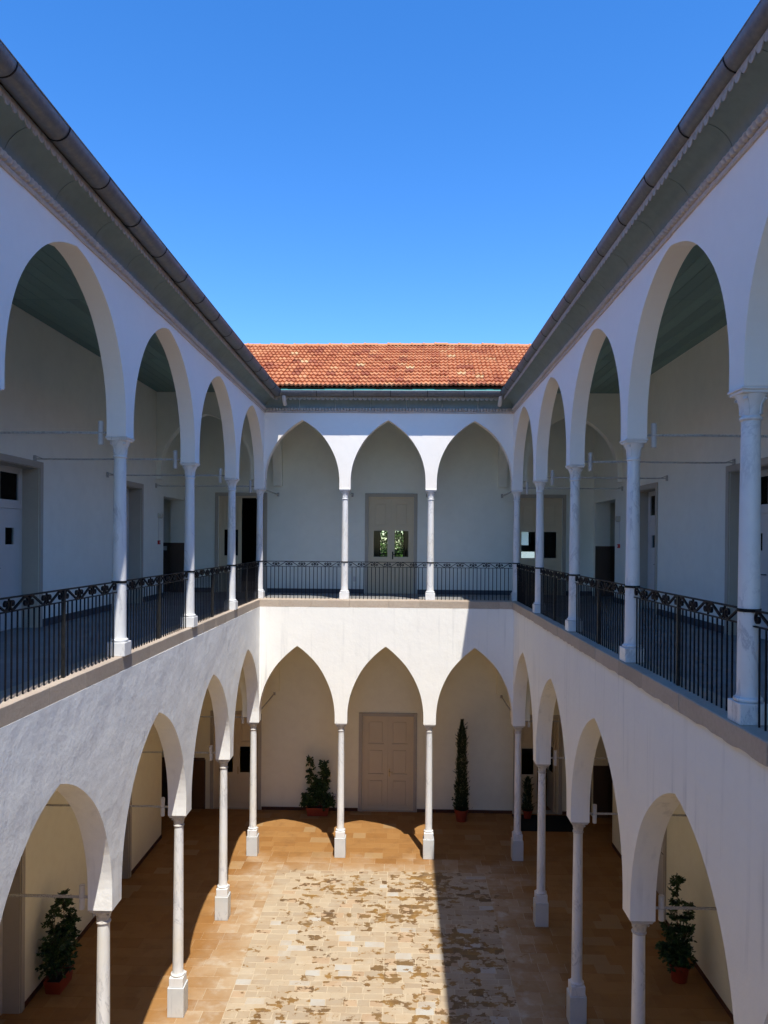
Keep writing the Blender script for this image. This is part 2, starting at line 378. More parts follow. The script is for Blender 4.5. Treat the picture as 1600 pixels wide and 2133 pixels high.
# ledge stones
def ledge(par, along, a, b, c0, c1, zt=ZL):
    p = a
    while p < b-.05:
        L = min(rnd.uniform(.75, 1.25), b-p)
        if b-p-L < .3: L = b-p
        mb = MB(); j = rnd.uniform(-.004, .004); g = .0025; n = 8; seg = []
        # a stone with a slightly uneven lower edge
        for q in range(n+1):
            s_ = p+g+(L-2*g)*q/n; e = rnd.uniform(-.008, .012)
            zb, zt_, cc = zt-.18+e, zt+rnd.uniform(-.003, .003), c0+(j if c1 > c0 else -j)
            sgn = 1 if c1 > c0 else -1
            ring = [(cc, zb), (cc, zt_-.008), (cc+sgn*.008, zt_), (c1, zt_), (c1, zb)]
            seg.append([(x, s_, z) if along == 'y' else (s_, x, z) for x, z in ring])
        vs = [v for r in seg for v in r]; m5 = 5; fs = []
        for q in range(n):
            for k in range(5): k2 = (k+1) % 5; fs.append((q*m5+k, (q+1)*m5+k, (q+1)*m5+k2, q*m5+k2))
        fs += [tuple(range(5)), tuple(range(n*5, n*5+5))[::-1]]
        mb.add(vs, fs, tone=rnd.random()); mb.build('ledge_stone', M['ledge'], par, fix=True)
        p += L
ledge(arc['l'], 'y', YN, YB-.40, -3.456, -3.82); ledge(arc['r'], 'y', YN, YB-.40, 2.725, 3.09); ledge(arc['b'], 'x', -3.82, 3.09, YB-.396, YB+.14)
ledge(arc['n'], 'x', -3.82, 3.09, YN-.28, YN-.9)
# ------------------------------------------------------------------ eaves: rope moulding, cove, fringe
blk = MB()
vs = []; nn = 6
for q in range(nn+1):                                             # one rounded, leaning lobe of the moulding, .076 long in x
    a = q/nn; x = .004+a*.064; bulge = math.sin(a*PI)**.6*.038
    vs += [(x, 0, 0), (x+.012, -.02-bulge, .012), (x+.016, -.035-bulge, .04), (x+.012, -.03-bulge*.6, .075), (x, 0, .085)]
fs = []
for q in range(nn):
    for k in range(5): k2 = (k+1) % 5; fs.append((q*5+k, q*5+k2, (q+1)*5+k2, (q+1)*5+k))
fs += [tuple(range(5))[::-1], tuple(range(nn*5, nn*5+5))]
blk.add(vs, fs); blk_me = blk.mesh('moulding_block', M['cornice'], True, True)
def moulding(par, along, a, b, face, sg, z=10.99):
    """blocks along the wall; sg = direction of the court from the face"""
    n = int((b-a)/.077)
    for k in range(n):
        p = a+k*.077
        if along == 'y':
            o = link('moulding_block', blk_me, par, (face, p if sg > 0 else p+.077, z), (0, 0, PI/2 if sg > 0 else -PI/2))
        else: o = link('moulding_block', blk_me, par, (p, face, z))
        o.rotation_euler[0] += rnd.uniform(-.05, .05); o.location[2] += rnd.uniform(-.003, .003)
def eave(par, along, a, b, face, sg, ov, tr0, tr1):
    """flat band, cove panels and scalloped fringe; tr0/tr1: mitre growth at the ends per metre of overhang"""
    T = (lambda u, d, z: (face+sg*d, u, z)) if along == 'y' else (lambda u, d, z: (u, face+sg*d, z))
    bd = MB(); bx = [(0, ZCT), (.018, ZCT), (.026, ZCT+.02), (.022, ZCT+.045), (0, ZCT+.05)]
    def strip(prof, u0, u1, closed, tone=0, thick=None):
        vs = []; 
        for d, z in prof: vs.append(T(u0+tr0*d if u0 == a else u0, d, z)); vs.append(T(u1-tr1*d if u1 == b else u1, d, z))
        n = len(prof); fs = [(2*i, 2*i+1, 2*i+3, 2*i+2) for i in range(n-1)]
        if closed: fs.append((2*n-2, 2*n-1, 1, 0)); fs += [tuple(range(0, 2*n, 2)), tuple(range(1, 2*n, 2))[::-1]]
        return vs, fs
    n = 40
    us = [a+(b-a)*i/n for i in range(n+1)]
    for i in range(n):
        bd.add(*strip([(d, z+.004*math.sin(us[i]*3)) for d, z in bx], us[i], us[i+1], True))
    bd.build('plaster_band', M['cornice'], par, fix=True)
    np_ = max(1, round((b-a)/.95)); L = (b-a)/np_
    for k in range(np_):
        pr = []
        for j in range(11):
            q = j/10; ang = q*PI/2; pr.append((.01+(ov-.03)*(1-math.cos(ang))**.9, 11.06+.245*math.sin(ang)))
        pr2 = pr+[(d, z+.02) for d, z in pr[::-1]]
        u0 = a+k*L+(.004 if k else 0); u1 = a+(k+1)*L-(.004 if k < np_-1 else 0)
        if k == 0: u0 = a
        if k == np_-1: u1 = b
        mb = MB(); mb.add(*strip(pr2, u0, u1, True)); mb.build('cove_panel', M['soffit'], par, smooth=True, fix=True)
    # fringe: a thin strip with scallops hanging at the outer edge
    per = .114; d0 = ov-.01; mb = MB(); u = a+tr0*d0; e = b-tr1*d0; k = 0
    while u < e-.02:
        u1 = min(u+per, e); m_ = 6; top = []; bot = []
        for j in range(m_+1):
            q = j/m_; uu = u+(u1-u)*q; bot.append((uu, 11.275-.055*math.sin(q*PI)**.6-.006+.003*math.sin(k*2.3))); top.append((uu, 11.31))
        vs = [T(x, d0, z) for x, z in bot]+[T(x, d0, z) for x, z in top]+[T(x, d0-.008, z) for x, z in bot]+[T(x, d0-.008, z) for x, z in top]
        n = m_+1; fs = []
        for j in range(m_): fs += [(j, j+1, n+j+1, n+j), (2*n+j, 3*n+j, 3*n+j+1, 2*n+j+1), (j, 2*n+j, 2*n+j+1, j+1)]
        mb.add(vs, fs); u = u1; k += 1
    mb.build('scalloped_fringe', M['fringe'], par)
FL, FR, FB = UXL+UT, UXR-UT, YB-UT            # upper court faces
OV = .30
eave(arc['l'], 'y', YN, FB, FL, 1, OV, 0, 1); eave(arc['r'], 'y', YN, FB, FR, -1, OV, 0, 1); eave(arc['b'], 'x', FL, FR, FB, -1, OV, 1, 1)
moulding(arc['l'], 'y', 0, FB-.03, FL, 1); moulding(arc['r'], 'y', 0, FB-.03, FR, -1); moulding(arc['b'], 'x', FL+.03, FR-.03, FB, -1)

# ------------------------------------------------------------------ gutters
def gutter(name_label, along, a, b, c, zc=11.415, r=.116, sg=1):
    """half-round gutter along a..b, centre line at c, rim at zc"""
    t = thing('roof_gutter', name_label, 'gutter')
    T = (lambda u, d, z: (d, u, z)) if along == 'y' else (lambda u, d, z: (u, d, z))
    n = max(1, round((b-a)/.91)); L = (b-a)/n
    for k in range(n):
        u0, u1 = a+k*L, a+(k+1)*L; mb = MB(); vs = []; m_ = 14; dr = .0025*(k % 2)
        for rr in (r+dr, r+dr-.006):
            for j in range(m_+1):
                an = PI+PI*j/m_
                for u in (u0+.002, u1-.002): vs.append(T(u, c+rr*math.cos(an), zc+rr*1.0*math.sin(an)))
        fs = []; W = 2*(m_+1)
        for j in range(m_): fs += [(2*j, 2*j+1, 2*j+3, 2*j+2), (W+2*j, W+2*j+2, W+2*j+3, W+2*j+1)]
        fs += [(0, W, W+1, 1), (W-2, W-1, 2*W-1, 2*W-2)]+[(2*j, 2*j+2, W+2*j+2, W+2*j) for j in range(m_)]+[(2*j+1, W+2*j+1, W+2*j+3, 2*j+3) for j in range(m_)]
        mb.add(vs, fs)
        for sd in (-1, 1): mb.tube([T(u0+.002, c+sd*r, zc), T(u1-.002, c+sd*r, zc)], .008, 6)
        mb.build('gutter_section', M['metal'], t, smooth=True, fix=True)
        # bracket strap at the joint
        if k:
            s_ = MB(); pts = [T(u0, c+(r+.005)*math.cos(PI+PI*j/12), zc+(r+.005)*math.sin(PI+PI*j/12)) for j in range(13)]
            s_.tube(pts, 0, flat=(.0025, .006, T(1, 0, 0))); s_.build('gutter_bracket', M['iron'], t)
    return t
GL, GR, GB = -3.062, 2.485, YB-UT-.36
g1 = gutter('grey half-round metal gutter along the left roof edge', 'y', YN-.3, GB+.085, GL)
g2 = gutter('grey half-round metal gutter along the right roof edge', 'y', YN-.3, GB+.085, GR)
g3 = gutter('grey half-round metal gutter below the far tiled roof', 'x', GL+.085, GR-.085, GB)
for x, g in ((GL+.17, g3), (GR-.10, g3)):
    mb = MB(); mb.tube([(x, GB, 11.345), (x, GB, 11.29), (x, GB+.03, 11.25), (x, GB+.10, 11.2), (x, GB+.22, 11.13)], .048, 14); mb.build('outlet_elbow', M['lamp'], g, smooth=True)
# ------------------------------------------------------------------ roofs
ZE = 11.53; RY, RZ = 22.5, 13.62
bx0, bx1 = -12.3, 11.6
def prism(mb, along, e0, e1, rg, ze, zr, a, b, th=.12):
    T = (lambda u, d, z: (d, u, z)) if along == 'y' else (lambda u, d, z: (u, d, z))
    vs = []
    for u in (a, b): vs += [T(u, e0, ze), T(u, rg, zr), T(u, e1, ze), T(u, e1, ze-th), T(u, rg, zr-th), T(u, e0, ze-th)]
    fs = [(0, 1, 7, 6), (1, 2, 8, 7), (2, 3, 9, 8), (3, 4, 10, 9), (4, 5, 11, 10), (5, 0, 6, 11), (0, 5, 4, 1), (1, 4, 3, 2), (6, 7, 10, 11), (7, 8, 9, 10)]
    return mb.add(vs, fs, tone=.4)
ey0, ey1 = GB-.02, 28.0
roof = thing('tiled_roof', 'orange-red clay tiled roof above the far arcade with a ridge of capped tiles', 'roof')
prism(MB(), 'x', ey0+.1, ey1-.8, RY, ZE+.0, RZ-.04, bx0-.3, bx1+.3, .03).build('roof_deck', M['bark'], roof, fix=True)
for lab, e0, e1, rg, a, b in (('tiled roof slope of the left wing, hidden above its gutter', GL-.01, -12.3, -7.6, YN-9, 24.0), ('tiled roof slope of the right wing, hidden above its gutter', GR+.01, 11.6, 7.0, YN-9.02, 24.02)):
    ro = prism(MB(), 'y', e0, e1, rg, ZE-.05, RZ-.15, a, b).build('tiled_roof', M['tile'], None, fix=True); tag(ro, lab, 'roof')
# tiles
TW, TL, TP = .222, .40, .335
sl = math.atan2(RZ-ZE, RY-ey0); Ls = math.hypot(RZ-ZE, RY-ey0); nrow = round(Ls/TP)
TP = Ls/nrow
def tile_mesh():
    mb = MB(); m_ = 8; vs = []
    def h(q): return .018+.017*math.cos(q*4*PI)+(.006 if q > .9 else 0)
    for L in (0, TL):
        for j in range(m_+1):
            q = j/m_; vs.append(((q-.5)*(TW+.012), L, h(q)+(.048 if L == 0 else -.002)))
    for j in range(m_+1):
        q = j/m_; vs.append(((q-.5)*(TW+.012), .004, h(q)-.002))
    n = m_+1; fs = [(j, j+1, n+j+1, n+j) for j in range(m_)]+[(2*n+j, 2*n+j+1, j+1, j) for j in range(m_)]
    mb.add(vs, fs); return mb
tverts = tile_mesh()
tile_me = []
for k in range(14):
    q = MB(); q.add(tverts.v, tverts.f, tone=[.0, .12, .22, .3, .35, .42, .5, .5, .55, .6, .66, .75, .86, 1][k]); tile_me.append(q.mesh('tile', M['tile'], True))
cand = []; rest = MB()
for r in range(nrow):
    s_ = r*TP; y = ey0+s_*math.cos(sl); z = ZE+s_*math.sin(sl)
    ext = (s_*math.cos(sl))
    x = -3.2-ext*1.04+((r % 2)*.111)
    while x < 2.6+ext*1.0:
        cand.append((r, x, y, z)); x += TW
def visible(c): return -3.0-(c[2]-18.2)*.36 < c[1] < 2.4+(c[2]-18.2)*.36
cand.sort(key=lambda c: (not visible(c), c[0]))
for k, (r, x, y, z) in enumerate(cand):
    clus = .5+.5*math.sin(x*1.9+r*1.3)*math.sin(x*.7-r*.8); tn = min(13, max(0, int(rnd.gauss(4.5+2.6*clus, 3.0))))
    if k < 300:
        link('tile', tile_me[tn], roof, (x+rnd.uniform(-.006, .006), y+rnd.uniform(-.012, .012), z+rnd.uniform(0, .01)+.012*math.sin(x*.9)), (sl+rnd.uniform(-.02, .02), 0, rnd.uniform(-.02, .02)))
    else:
        R_ = Matrix.Translation((x+rnd.uniform(-.004, .004), y, z+rnd.uniform(0, .006))) @ Matrix.Rotation(sl+rnd.uniform(-.012, .012), 4, 'X')
        rest.add([R_ @ Vector(v) for v in tverts.v], tverts.f, tone=[.0, .12, .22, .3, .35, .42, .5, .5, .55, .6, .66, .75, .86, 1][tn])
o = rest.build('upper_tiles', M['tile'], roof, smooth=True); o['kind'] = 'stuff'
rm = MB(); m_ = 8; vs = []
for L, rr in ((0, .125), (.05, .128), (.06, .11), (.38, .105)):
    for j in range(m_+1): a = PI*j/m_; vs.append((L, rr*math.cos(a)*1.0, rr*math.sin(a)*.75))
n = m_+1; fs = [(i*n+j, i*n+j+1, (i+1)*n+j+1, (i+1)*n+j) for i in range(3) for j in range(m_)]
rm.add(vs, fs, tone=.62); rm_me = rm.mesh('ridge_tile', M['tile'], True)
x = -8.2
while x < 7.6:
    link('ridge_tile', rm_me, roof, (x, RY, RZ+rnd.uniform(-.01, .01)+.018*math.sin(x*.8+1))); x += .352
fl = MB(); n = 30
for i in range(n):
    a, b = GL+.1+(GR-GL-.2)*i/n, GL+.1+(GR-GL-.2)*(i+1)/n; e = rnd.uniform(-.008, .008)
    fl.box(a, b, ey0+.012, ey0+.018, 11.42, 11.468+e)
fl.build('flashing', M['teal'], roof)
# ------------------------------------------------------------------ gallery walls (with door openings)
op3 = (19.35, 21.3)
Lw = thing('gallery_wall', 'painted inner wall of the left galleries, pale green-grey above, cream below', 'wall')
Rw = thing('gallery_wall', 'painted inner wall of the right galleries, pale green-grey above, cream below', 'wall')
Bw = thing('gallery_wall', 'painted inner wall behind the far arcade with a central double door', 'wall')
WT = .42
U_OPS = [(1.2, 2.65), (6.2, 7.6), (11.2, 12.64), (16.25, 17.65)]; L_OPS = [(.6, 2.05), (5.6, 7.05), (10.6, 12.1), (15.55, 17.0)]
DH = 2.72
for par, X, sg in ((Lw, XL, -1), (Rw, XR, 1)):
    mp = lambda u, d, z, X=X, sg=sg: (X+sg*d, u, z)
    h = [(a, b, ZF-.001, ZF+DH) for a, b in U_OPS]+[(*op3, ZF-.001, 8.9)]
    holed(MB(), -7, YW, ZF-.001, ZC+.1, h, WT, mp).build('upper_wall', M['wall_up'], par, fix=False)
    h = [(a, b, -.05, 2.78) for a, b in L_OPS]+[(*op3, -.05, 2.85)]
    holed(MB(), -7, YW, -.05, ZLB-.2, h, WT, mp).build('lower_wall', M['wall_low'], par)
    for z0, zt, ops, mt in ((ZF, ZF+.13, U_OPS, 'skirt_up'), (0, .09, L_OPS, 'skirt_low')):
        prev = -7
        for a, b in ops+[op3]:
            if a-.12 > prev:
                x0, x1 = sorted((X-sg*.016, X-sg*.001)); MB().box(x0, x1, prev, a-(.13 if a != 19.35 else 0), z0, zt).build('skirting', M[mt], par)
            prev = b+.13
# back wall
UD = [(-5.27, -3.96), (-.94, .36), (3.30, 4.60)]; LD = [(-5.36, -4.08), (-1.07, .40), (3.36, 4.55)]
mp = lambda u, d, z: (u, YW+d, z)
holed(MB(), -9.5, 9, ZF-.001, ZC+.1, [(a, b, ZF-.001, ZF+2.78) for a, b in UD], .3, mp).build('upper_wall', M['wall_up'], Bw)
holed(MB(), -9.5, 9, -.05, ZLB-.2, [(a, b, -.05, 2.74) for a, b in LD], .3, mp).build('lower_wall', M['wall_low'], Bw)
for z0, zt, ops, mt, ends in ((ZF, ZF+.13, UD, 'skirt_up', (XL, XR)), (0, .09, LD, 'skirt_low', (-5.5, XR))):
    prev = ends[0]
    for a, b in ops+[(ends[1]+.1, 0)]:
        if a-.12 > prev+.02: MB().box(prev, a-.115, YW-.016, YW-.001, z0, zt).build('skirting', M[mt], Bw)
        prev = b+.115
# wainscot of the cross passages (lower and upper)
for x0, x1, z0, zt, par in ((-9.3, -5.62, 0, 1.47, Bw), (4.82, 8.8, 0, 1.5, Bw), (-9.3, XL-WT-.002, ZF, ZF+1.42, Bw), (XR+WT+.002, 8.8, ZF, ZF+1.42, Bw)):
    mb = MB(); mb.box(x0, x1, YW-.02, YW-.002, z0, zt-.06); mb.box(x0, x1, YW-.028, YW-.002, zt-.06, zt); mb.build('wainscot', M['wainscot'], par)
for X, sg, par in ((XL, -1, Lw), (XR, 1, Rw)):
    x0, x1 = sorted((X+sg*.004, X+sg*(WT-.004)))
    for z0, zt in ((0, 1.47), (ZF, ZF+1.42)):
        MB().box(x0, x1, op3[1]-.012, op3[1]-.001, z0, zt).build('wainscot', M['wainscot'], par)
# passages behind the third openings
pas = shell('passage')
for X0, X1 in ((-9.5, XL-WT), (XR+WT, 9)):
    for z0, z1 in ((0, 5.9), (ZF, ZC)):
        a, b = (X0, X0+.1) if X0 < 0 else (X1-.1, X1)
        MB().box(a, b, 18.6, YW, z0, z1).build('passage_end', M['wall_low'], pas)
        MB().box(X0, X1, 18.5, 18.6, z0, z1).build('passage_side', M['wall_low'], pas)
# brown passage door seen low on the left
pd = thing('passage_door', 'flat brown passage door low in the far left corner, beside the glazed double door', 'door', (-6.05, YW-.03, 0))
MB().cbox(-.42, .42, -.03, 0, .02, 1.40, .006).build('leaf', mat('red_brown_paint', (.13, .07, .035), .4), pd)
MB().box(-.46, -.42, -.035, 0, 0, 1.43).box(.42, .46, -.035, 0, 0, 1.43).box(-.42, .42, -.035, 0, 1.40, 1.43).build('frame', M['wainscot'], pd)
# ------------------------------------------------------------------ cross arches in the galleries
cw = {}
def cross(label, along, c0, c1, u0, u1, leg0, leg1, zp, zs, za, zt, m_):
    mp = mpx if along == 'x' else mpy
    o = arcade(MB(), [u0+leg0/2-.001, u1-leg1/2+.001], zp, zs, za, zt, leg0/2, c0, c1, mp, (u0, u1)).build('cross_arch', m_, None, fix=True)
    tag(o, label, 'arch'); return o
cross('cross arch spanning the upper left gallery at its far end', 'x', YB+.03, YB+.27, XL+.002, UXL-UT-.002, .12, .12, 9.30, 9.55, 10.93, ZC-.002, M['wall_up'])
cross('cross arch spanning the upper right gallery at its far end', 'x', YB+.03, YB+.27, UXR+UT+.002, XR-.002, .12, .12, 9.30, 9.55, 10.93, ZC-.002, M['wall_up'])
cross('cross arch over the upper far gallery, left end', 'y', -3.68, -3.42, YB+UT+.002, YW-.002, .14, .14, 9.33, 9.6, 10.93, ZC-.002, M['wall_up'])
cross('cross arch over the upper far gallery, right end', 'y', 2.75, 3.0, YB+UT+.002, YW-.002, .14, .14, 9.33, 9.6, 10.93, ZC-.002, M['wall_up'])
cross('cross arch spanning the lower left gallery at its far end', 'x', LYB-.1, LYB+.14, XL+.002, LXL-.14, .12, .12, 3.42, 3.7, 5.2, 5.9, M['wall_low'])
cross('cross arch spanning the lower right gallery at its far end', 'x', LYB-.1, LYB+.14, LXR+.152, XR-.002, .12, .12, 3.42, 3.7, 5.2, 5.9, M['wall_low'])
cross('cross arch over the lower far gallery, left end', 'y', -3.73, -3.47, LYB+LT+.002, YW-.002, .14, .14, 3.42, 3.7, 5.2, 5.9, M['wall_low'])
cross('cross arch over the lower far gallery, right end', 'y', 2.76, 3.04, LYB+LT+.002, YW-.002, .14, .14, 3.42, 3.7, 5.2, 5.9, M['wall_low'])
# ------------------------------------------------------------------ floors and ceilings
fl = shell('gallery_floor')
def tiles(par, x0, x1, y0, y1, z, s_, m_, name='floor_tile'):
    MB().box(x0, x1, y0, y1, z-.3, z-.006).build('floor_slab', M['plaster_up'], par)
    mb = MB(); nx = max(1, round((x1-x0)/s_)); ny = max(1, round((y1-y0)/s_)); ax, ay = (x1-x0)/nx, (y1-y0)/ny
    for i in range(nx):
        for j in range(ny): mb.box(x0+i*ax+.0015, x0+(i+1)*ax-.0015, y0+j*ay+.0015, y0+(j+1)*ay-.0015, z-.02, z, tone=rnd.random())
    o = mb.build('floor_tiles', m_, par); o['kind'] = 'stuff'
tiles(fl, -9.5, -3.822, -7, YW-.001, ZF, .4, M['balcony']); tiles(fl, 3.092, 9, -7, YW-.001, ZF, .4, M['balcony'])
tiles(fl, -3.818, 3.088, YB+.142, YW-.001, ZF, .4, M['balcony']); tiles(fl, -3.818, 3.088, YN-8.7, YN-.902, ZF, .4, M['balcony'])  # last strip is the floor of the added open terrace
cl = shell('gallery_ceiling')
cb_me = {}
def boards(x0, x1, ys):
    n = round((x1-x0)/.2); w_ = (x1-x0)/n
    MB().box(x0, x1, ys[0], ys[-1], ZC+.02, ZC+.06).build('ceiling_deck', M['dark'], cl)
    for k in range(len(ys)-1):
        for i in range(n):
            key = (round(w_, 4), round(ys[k+1]-ys[k], 3), rnd.randrange(3))
            if key not in cb_me: q = MB(); q.cbox(.0035, w_-.0035, .005, key[1]-.005, 0, .018, .006, tone=rnd.random()); cb_me[key] = q.mesh('ceiling_board', M['ceil'])
            link('ceiling_board', cb_me[key], cl, (x0+i*w_, ys[k], ZC+rnd.uniform(-.001, .001)))
ys = [-7, 0, 3.9, 7.7, 11.5, 15.3, 19.1, YW]
boards(XL, FL-.25, ys); boards(FR+.25, XR, ys); boards(FL-.25, FR+.25, [YB+UT, YW])
# ------------------------------------------------------------------ rooms behind and outer walls
rm_ = shell('interior_rooms')
for (x0, x1, y0, y1, z0, z1, m_) in ((-9.5, 9, YW+.3, 27.5, ZF-.3, ZF, 'room'), (-9.5, 9, YW+.3, 27.5, ZC, ZC+.1, 'room'), (-2.6, -2.5, YW+.3, 27.5, ZF, ZC, 'dark'), (2.4, 2.5, YW+.3, 27.5, ZF, ZC, 'dark'),
                                     (-9.6, -9.5, 18.5, 27.5, -.05, ZC, 'dark'), (9, 9.1, 18.5, 27.5, -.05, ZC, 'dark')):
    MB().box(x0, x1, y0, y1, z0, z1).build('room_wall', M[m_], rm_)
WIN = [(-.80, .12, 7.12, 9.3), (4.0, 4.72, 7.62, 9.3), (4.0, 4.95, 7.0, 7.46)]
MB().box(XL-WT, XR+WT, YN-9, YN-8.7, -.05, ZF).build('added_terrace_wall', M['plaster'], arc['n'])  # added terrace, walled only to floor height to leave the sky open
ow = thing('outer_wall', 'plain outer wall of the building behind the courtyard rooms, windows showing through the doors', 'wall')
holed(MB(), bx0, bx1, -.05, ZC, WIN, .35, lambda u, d, z: (u, 27.5+d, z)).build('back_wall', M['room'], ow)
for (x0, x1, y0, y1) in ((bx0, bx0+.3, YN-8.7, 27.5), (bx1-.3, bx1, YN-8.7, 27.5), (bx0, XL-WT, YN-9, YN-8.7), (XR+WT, bx1, YN-9, YN-8.7)): MB().box(x0, x1, y0, y1, -.05, ZC).build('side_wall', M['room'], ow)
for a, b, c, d in WIN:
    w_ = MB(); e = .04
    w_.box(a, a+e, 27.6, 27.65, c, d).box(b-e, b, 27.6, 27.65, c, d).box(a+e, b-e, 27.6, 27.65, c, c+e).box(a+e, b-e, 27.6, 27.65, d-e, d)
    wf = w_.build('window', M['iron'], ow); MB().box(a+e, b-e, 27.62, 27.63, c+e, d-e).build('pane', M['glass'], wf)
    if a < 0: MB().box(a, b, 27.9, 27.92, c+.16, c+.2).box(a, b, 27.9, 27.92, c+.04, c+.06).build('window_rail', M['iron'], wf)
gr = MB().box(-600, 600, -600, 600, -.4, -.06).build('ground', M['earth']); structure(gr)
# ------------------------------------------------------------------ courtyard paving
pav = shell('courtyard_pavement')
MB().box(-9.5, 9, YN-8.7, 27.4, -.059, -.003, tone=1.5, hue=.5, field=1.).build('mortar_bed', M['paving'], pav)
stones = []
def lay(x0, x1, y0, y1, rh, sw, field, seam=None):
    y = y1
    while y > y0+.02:
        h = rnd.uniform(*rh); h = min(h, y-y0)
        if y-h-y0 < rh[0]*.6: h = y-y0
        x = x0+0
        while x < x1-.01:
            w_ = rnd.uniform(*sw); lim = x1
            if seam is not None and x < seam-.01: lim = seam
            if lim-x-w_ < sw[0]*.6: w_ = lim-x
            w_ = min(w_, lim-x); stones.append((x, x+w_, y-h, y, field)); x += w_
        y -= h
lay(-2.85, 2.02, 8, 17.6, (.15, .225), (.2, .38), 1, -.25)
lay(-2.85, 2.02, YN-.4, 8, (.3, .5), (.4, .8), 1, -.25)
# ring of larger slabs: sides (rows across x) and far part
lay(XL-.6, -2.85, 8, 17.6, (.26, .36), (.3, .62), 0); lay(2.02, XR+.6, 8, 17.6, (.26, .36), (.3, .62), 0)
lay(XL-.6, XR+.6, 17.6, YW, (.27, .36), (.3, .6), 0)
lay(-9.4, XL-.6, 18, YW, (.3, .4), (.4, .6), 0); lay(XR+.6, 8.9, 18, YW, (.3, .4), (.4, .6), 0)
lay(XL-.6, -2.85, YN-.4, 8, (.6, .9), (.7, 1.2), 0); lay(2.02, XR+.6, YN-.4, 8, (.6, .9), (.7, 1.2), 0)
def vis(s_):
    x, y = (s_[0]+s_[1])/2, s_[2]
    if y < 12.1 or y > 16.5: return False
    X0 = -3.3 if not s_[4] else -3; return X0 < x < 2.7
stones.sort(key=lambda s_: (0, s_[2]) if vis(s_) else (1, s_[2]))
def stone_geo(mb, s_):
    x0, x1, y0, y1, fd = s_; g = .0055 if fd else .0022; c = .004
    x0 += g; x1 -= g; y0 += g; y1 -= g; zt = rnd.uniform(-.002, .003) if fd else rnd.uniform(-.001, .0015)
    j = lambda: rnd.uniform(-.010, .010) if fd else rnd.uniform(-.0015, .0015)
    cs = [(x0+j(), y0+j()), (x1+j(), y0+j()), (x1+j(), y1+j()), (x0+j(), y1+j())]
    pts = []
    for k in range(4):
        a, b = cs[k], cs[(k+1) % 4]; pts += [a, ((a[0]+b[0])/2+j()*.7, (a[1]+b[1])/2+j()*.7)]
    mx_, my_ = (x0+x1)/2, (y0+y1)/2; n = 8
    ins = [(x+(mx_-x)*c/max(.02, abs(mx_-x)) if abs(mx_-x) > .02 else x, y+(my_-y)*c/max(.02, abs(my_-y)) if abs(my_-y) > .02 else y) for x, y in pts]
    vs = [(x, y, -.03) for x, y in pts]+[(x, y, zt-.004) for x, y in pts]+[(x, y, zt) for x, y in ins]
    fs = [(k, (k+1) % n, n+(k+1) % n, n+k) for k in range(n)]+[(n+k, n+(k+1) % n, 2*n+(k+1) % n, 2*n+k) for k in range(n)]+[tuple(range(2*n, 3*n))]
    mb.add(vs, fs, tone=rnd.random(), hue=rnd.random(), field=float(fd))
far = MB()
for k, s_ in enumerate(stones):
    if k < 300: q = MB(); stone_geo(q, s_); q.build('paving_stone', M['paving'], pav)
    else: stone_geo(far, s_)
o = far.build('outer_paving', M['paving'], pav); o['kind'] = 'stuff'
# ------------------------------------------------------------------ columns
def capital(mb, z1, h, rt):
    """lathe bell under a square abacus; z1 = top"""
    p = [(rt*1.0, z1-h), (rt*1.16, z1-h+.004), (rt*1.22, z1-h+.016), (rt*1.16, z1-h+.028), (rt*1.0, z1-h+.032)]
    for k in range(9):
        q = k/8; p.append((rt*(1.0+.62*q**2.2), z1-h+.034+(h-.095)*q))
    p.append((rt*1.66, z1-.052)); p.append((rt*1.55, z1-.05)); mb.lathe(p, 28); return mb
def col_parts(lower):
    if not lower:
        zb, zt, h = 0, ZCAP-ZL, .262; rb, rt = .089, .074
    else: zb, zt, h = 0, ZCAPL, .215; rb, rt = .087, .073
    parts = {}
    if not lower:
        parts['plinth'] = (MB().cbox(-.118, .118, -.118, .118, 0, .172, .005), 'marble'); b = .172
    else:
        parts['plinth'] = (MB().cbox(-.134, .134, -.134, .134, 0, .48, .006), 'marble_base')
        parts['upper_plinth'] = (MB().cbox(-.115, .115, -.115, .115, .48, .635, .008), 'marble'); b = .635
    pr = [(.10, 0), (.112, .008), (.116, .02), (.112, .032), (.102, .038), (.096, .042), (.094, .052)]
    parts['base_ring'] = (MB().lathe([(r, b+z) for r, z in pr], 32), 'marble')
    n = 18; pf = [(rb+.004, b+.05), (rb, b+.07)]
    H0, H1 = b+.07, zt-h
    for k in range(1, n+1): q = k/n; pf.append((rb-(rb-rt)*(q**1.4), H0+(H1-H0)*q))
    parts['shaft'] = (MB().lathe(pf, 32), 'marble')
    cm = capital(MB(), zt, h, rt)
    # small leaves at the four corners of the bell
    for k in range(4):
        a = PI/4+k*PI/2; d = Vector((math.cos(a), math.sin(a), 0)); s2 = Vector((-math.sin(a), math.cos(a), 0)); z0 = zt-h+.05
        pts = [d*(rt*1.06)+Vector((0, 0, z0)), d*(rt*1.17)+Vector((0, 0, z0+(h-.1)*.55)), d*(rt*1.58)+Vector((0, 0, zt-.07)), d*(rt*1.68)+Vector((0, 0, zt-.095))]
        cm.tube(pts, 0, flat=(.006, .018, tuple(s2)))
    parts['capital'] = (cm, 'marble' if not lower else 'cap_stone')
    ab = MB(); ab.cbox(-.125, .125, -.125, .125, zt-.05, zt-.022, .006); ab.cbox(-.137, .137, -.137, .137, zt-.022, zt-.0005, .004); parts['abacus'] = (ab, 'marble' if not lower else 'cap_stone')
    return {k: v[0].mesh(k, M[v[1]], k not in ('plinth', 'upper_plinth', 'abacus'), True) for k, v in parts.items()}
CU, CL_ = col_parts(False), col_parts(True)
def column(x, y, z, parts, label, group):
    t = thing('column', label, 'column', (x, y, z), 0, group)
    for k, me in parts.items(): link(k, me, t)
    return t
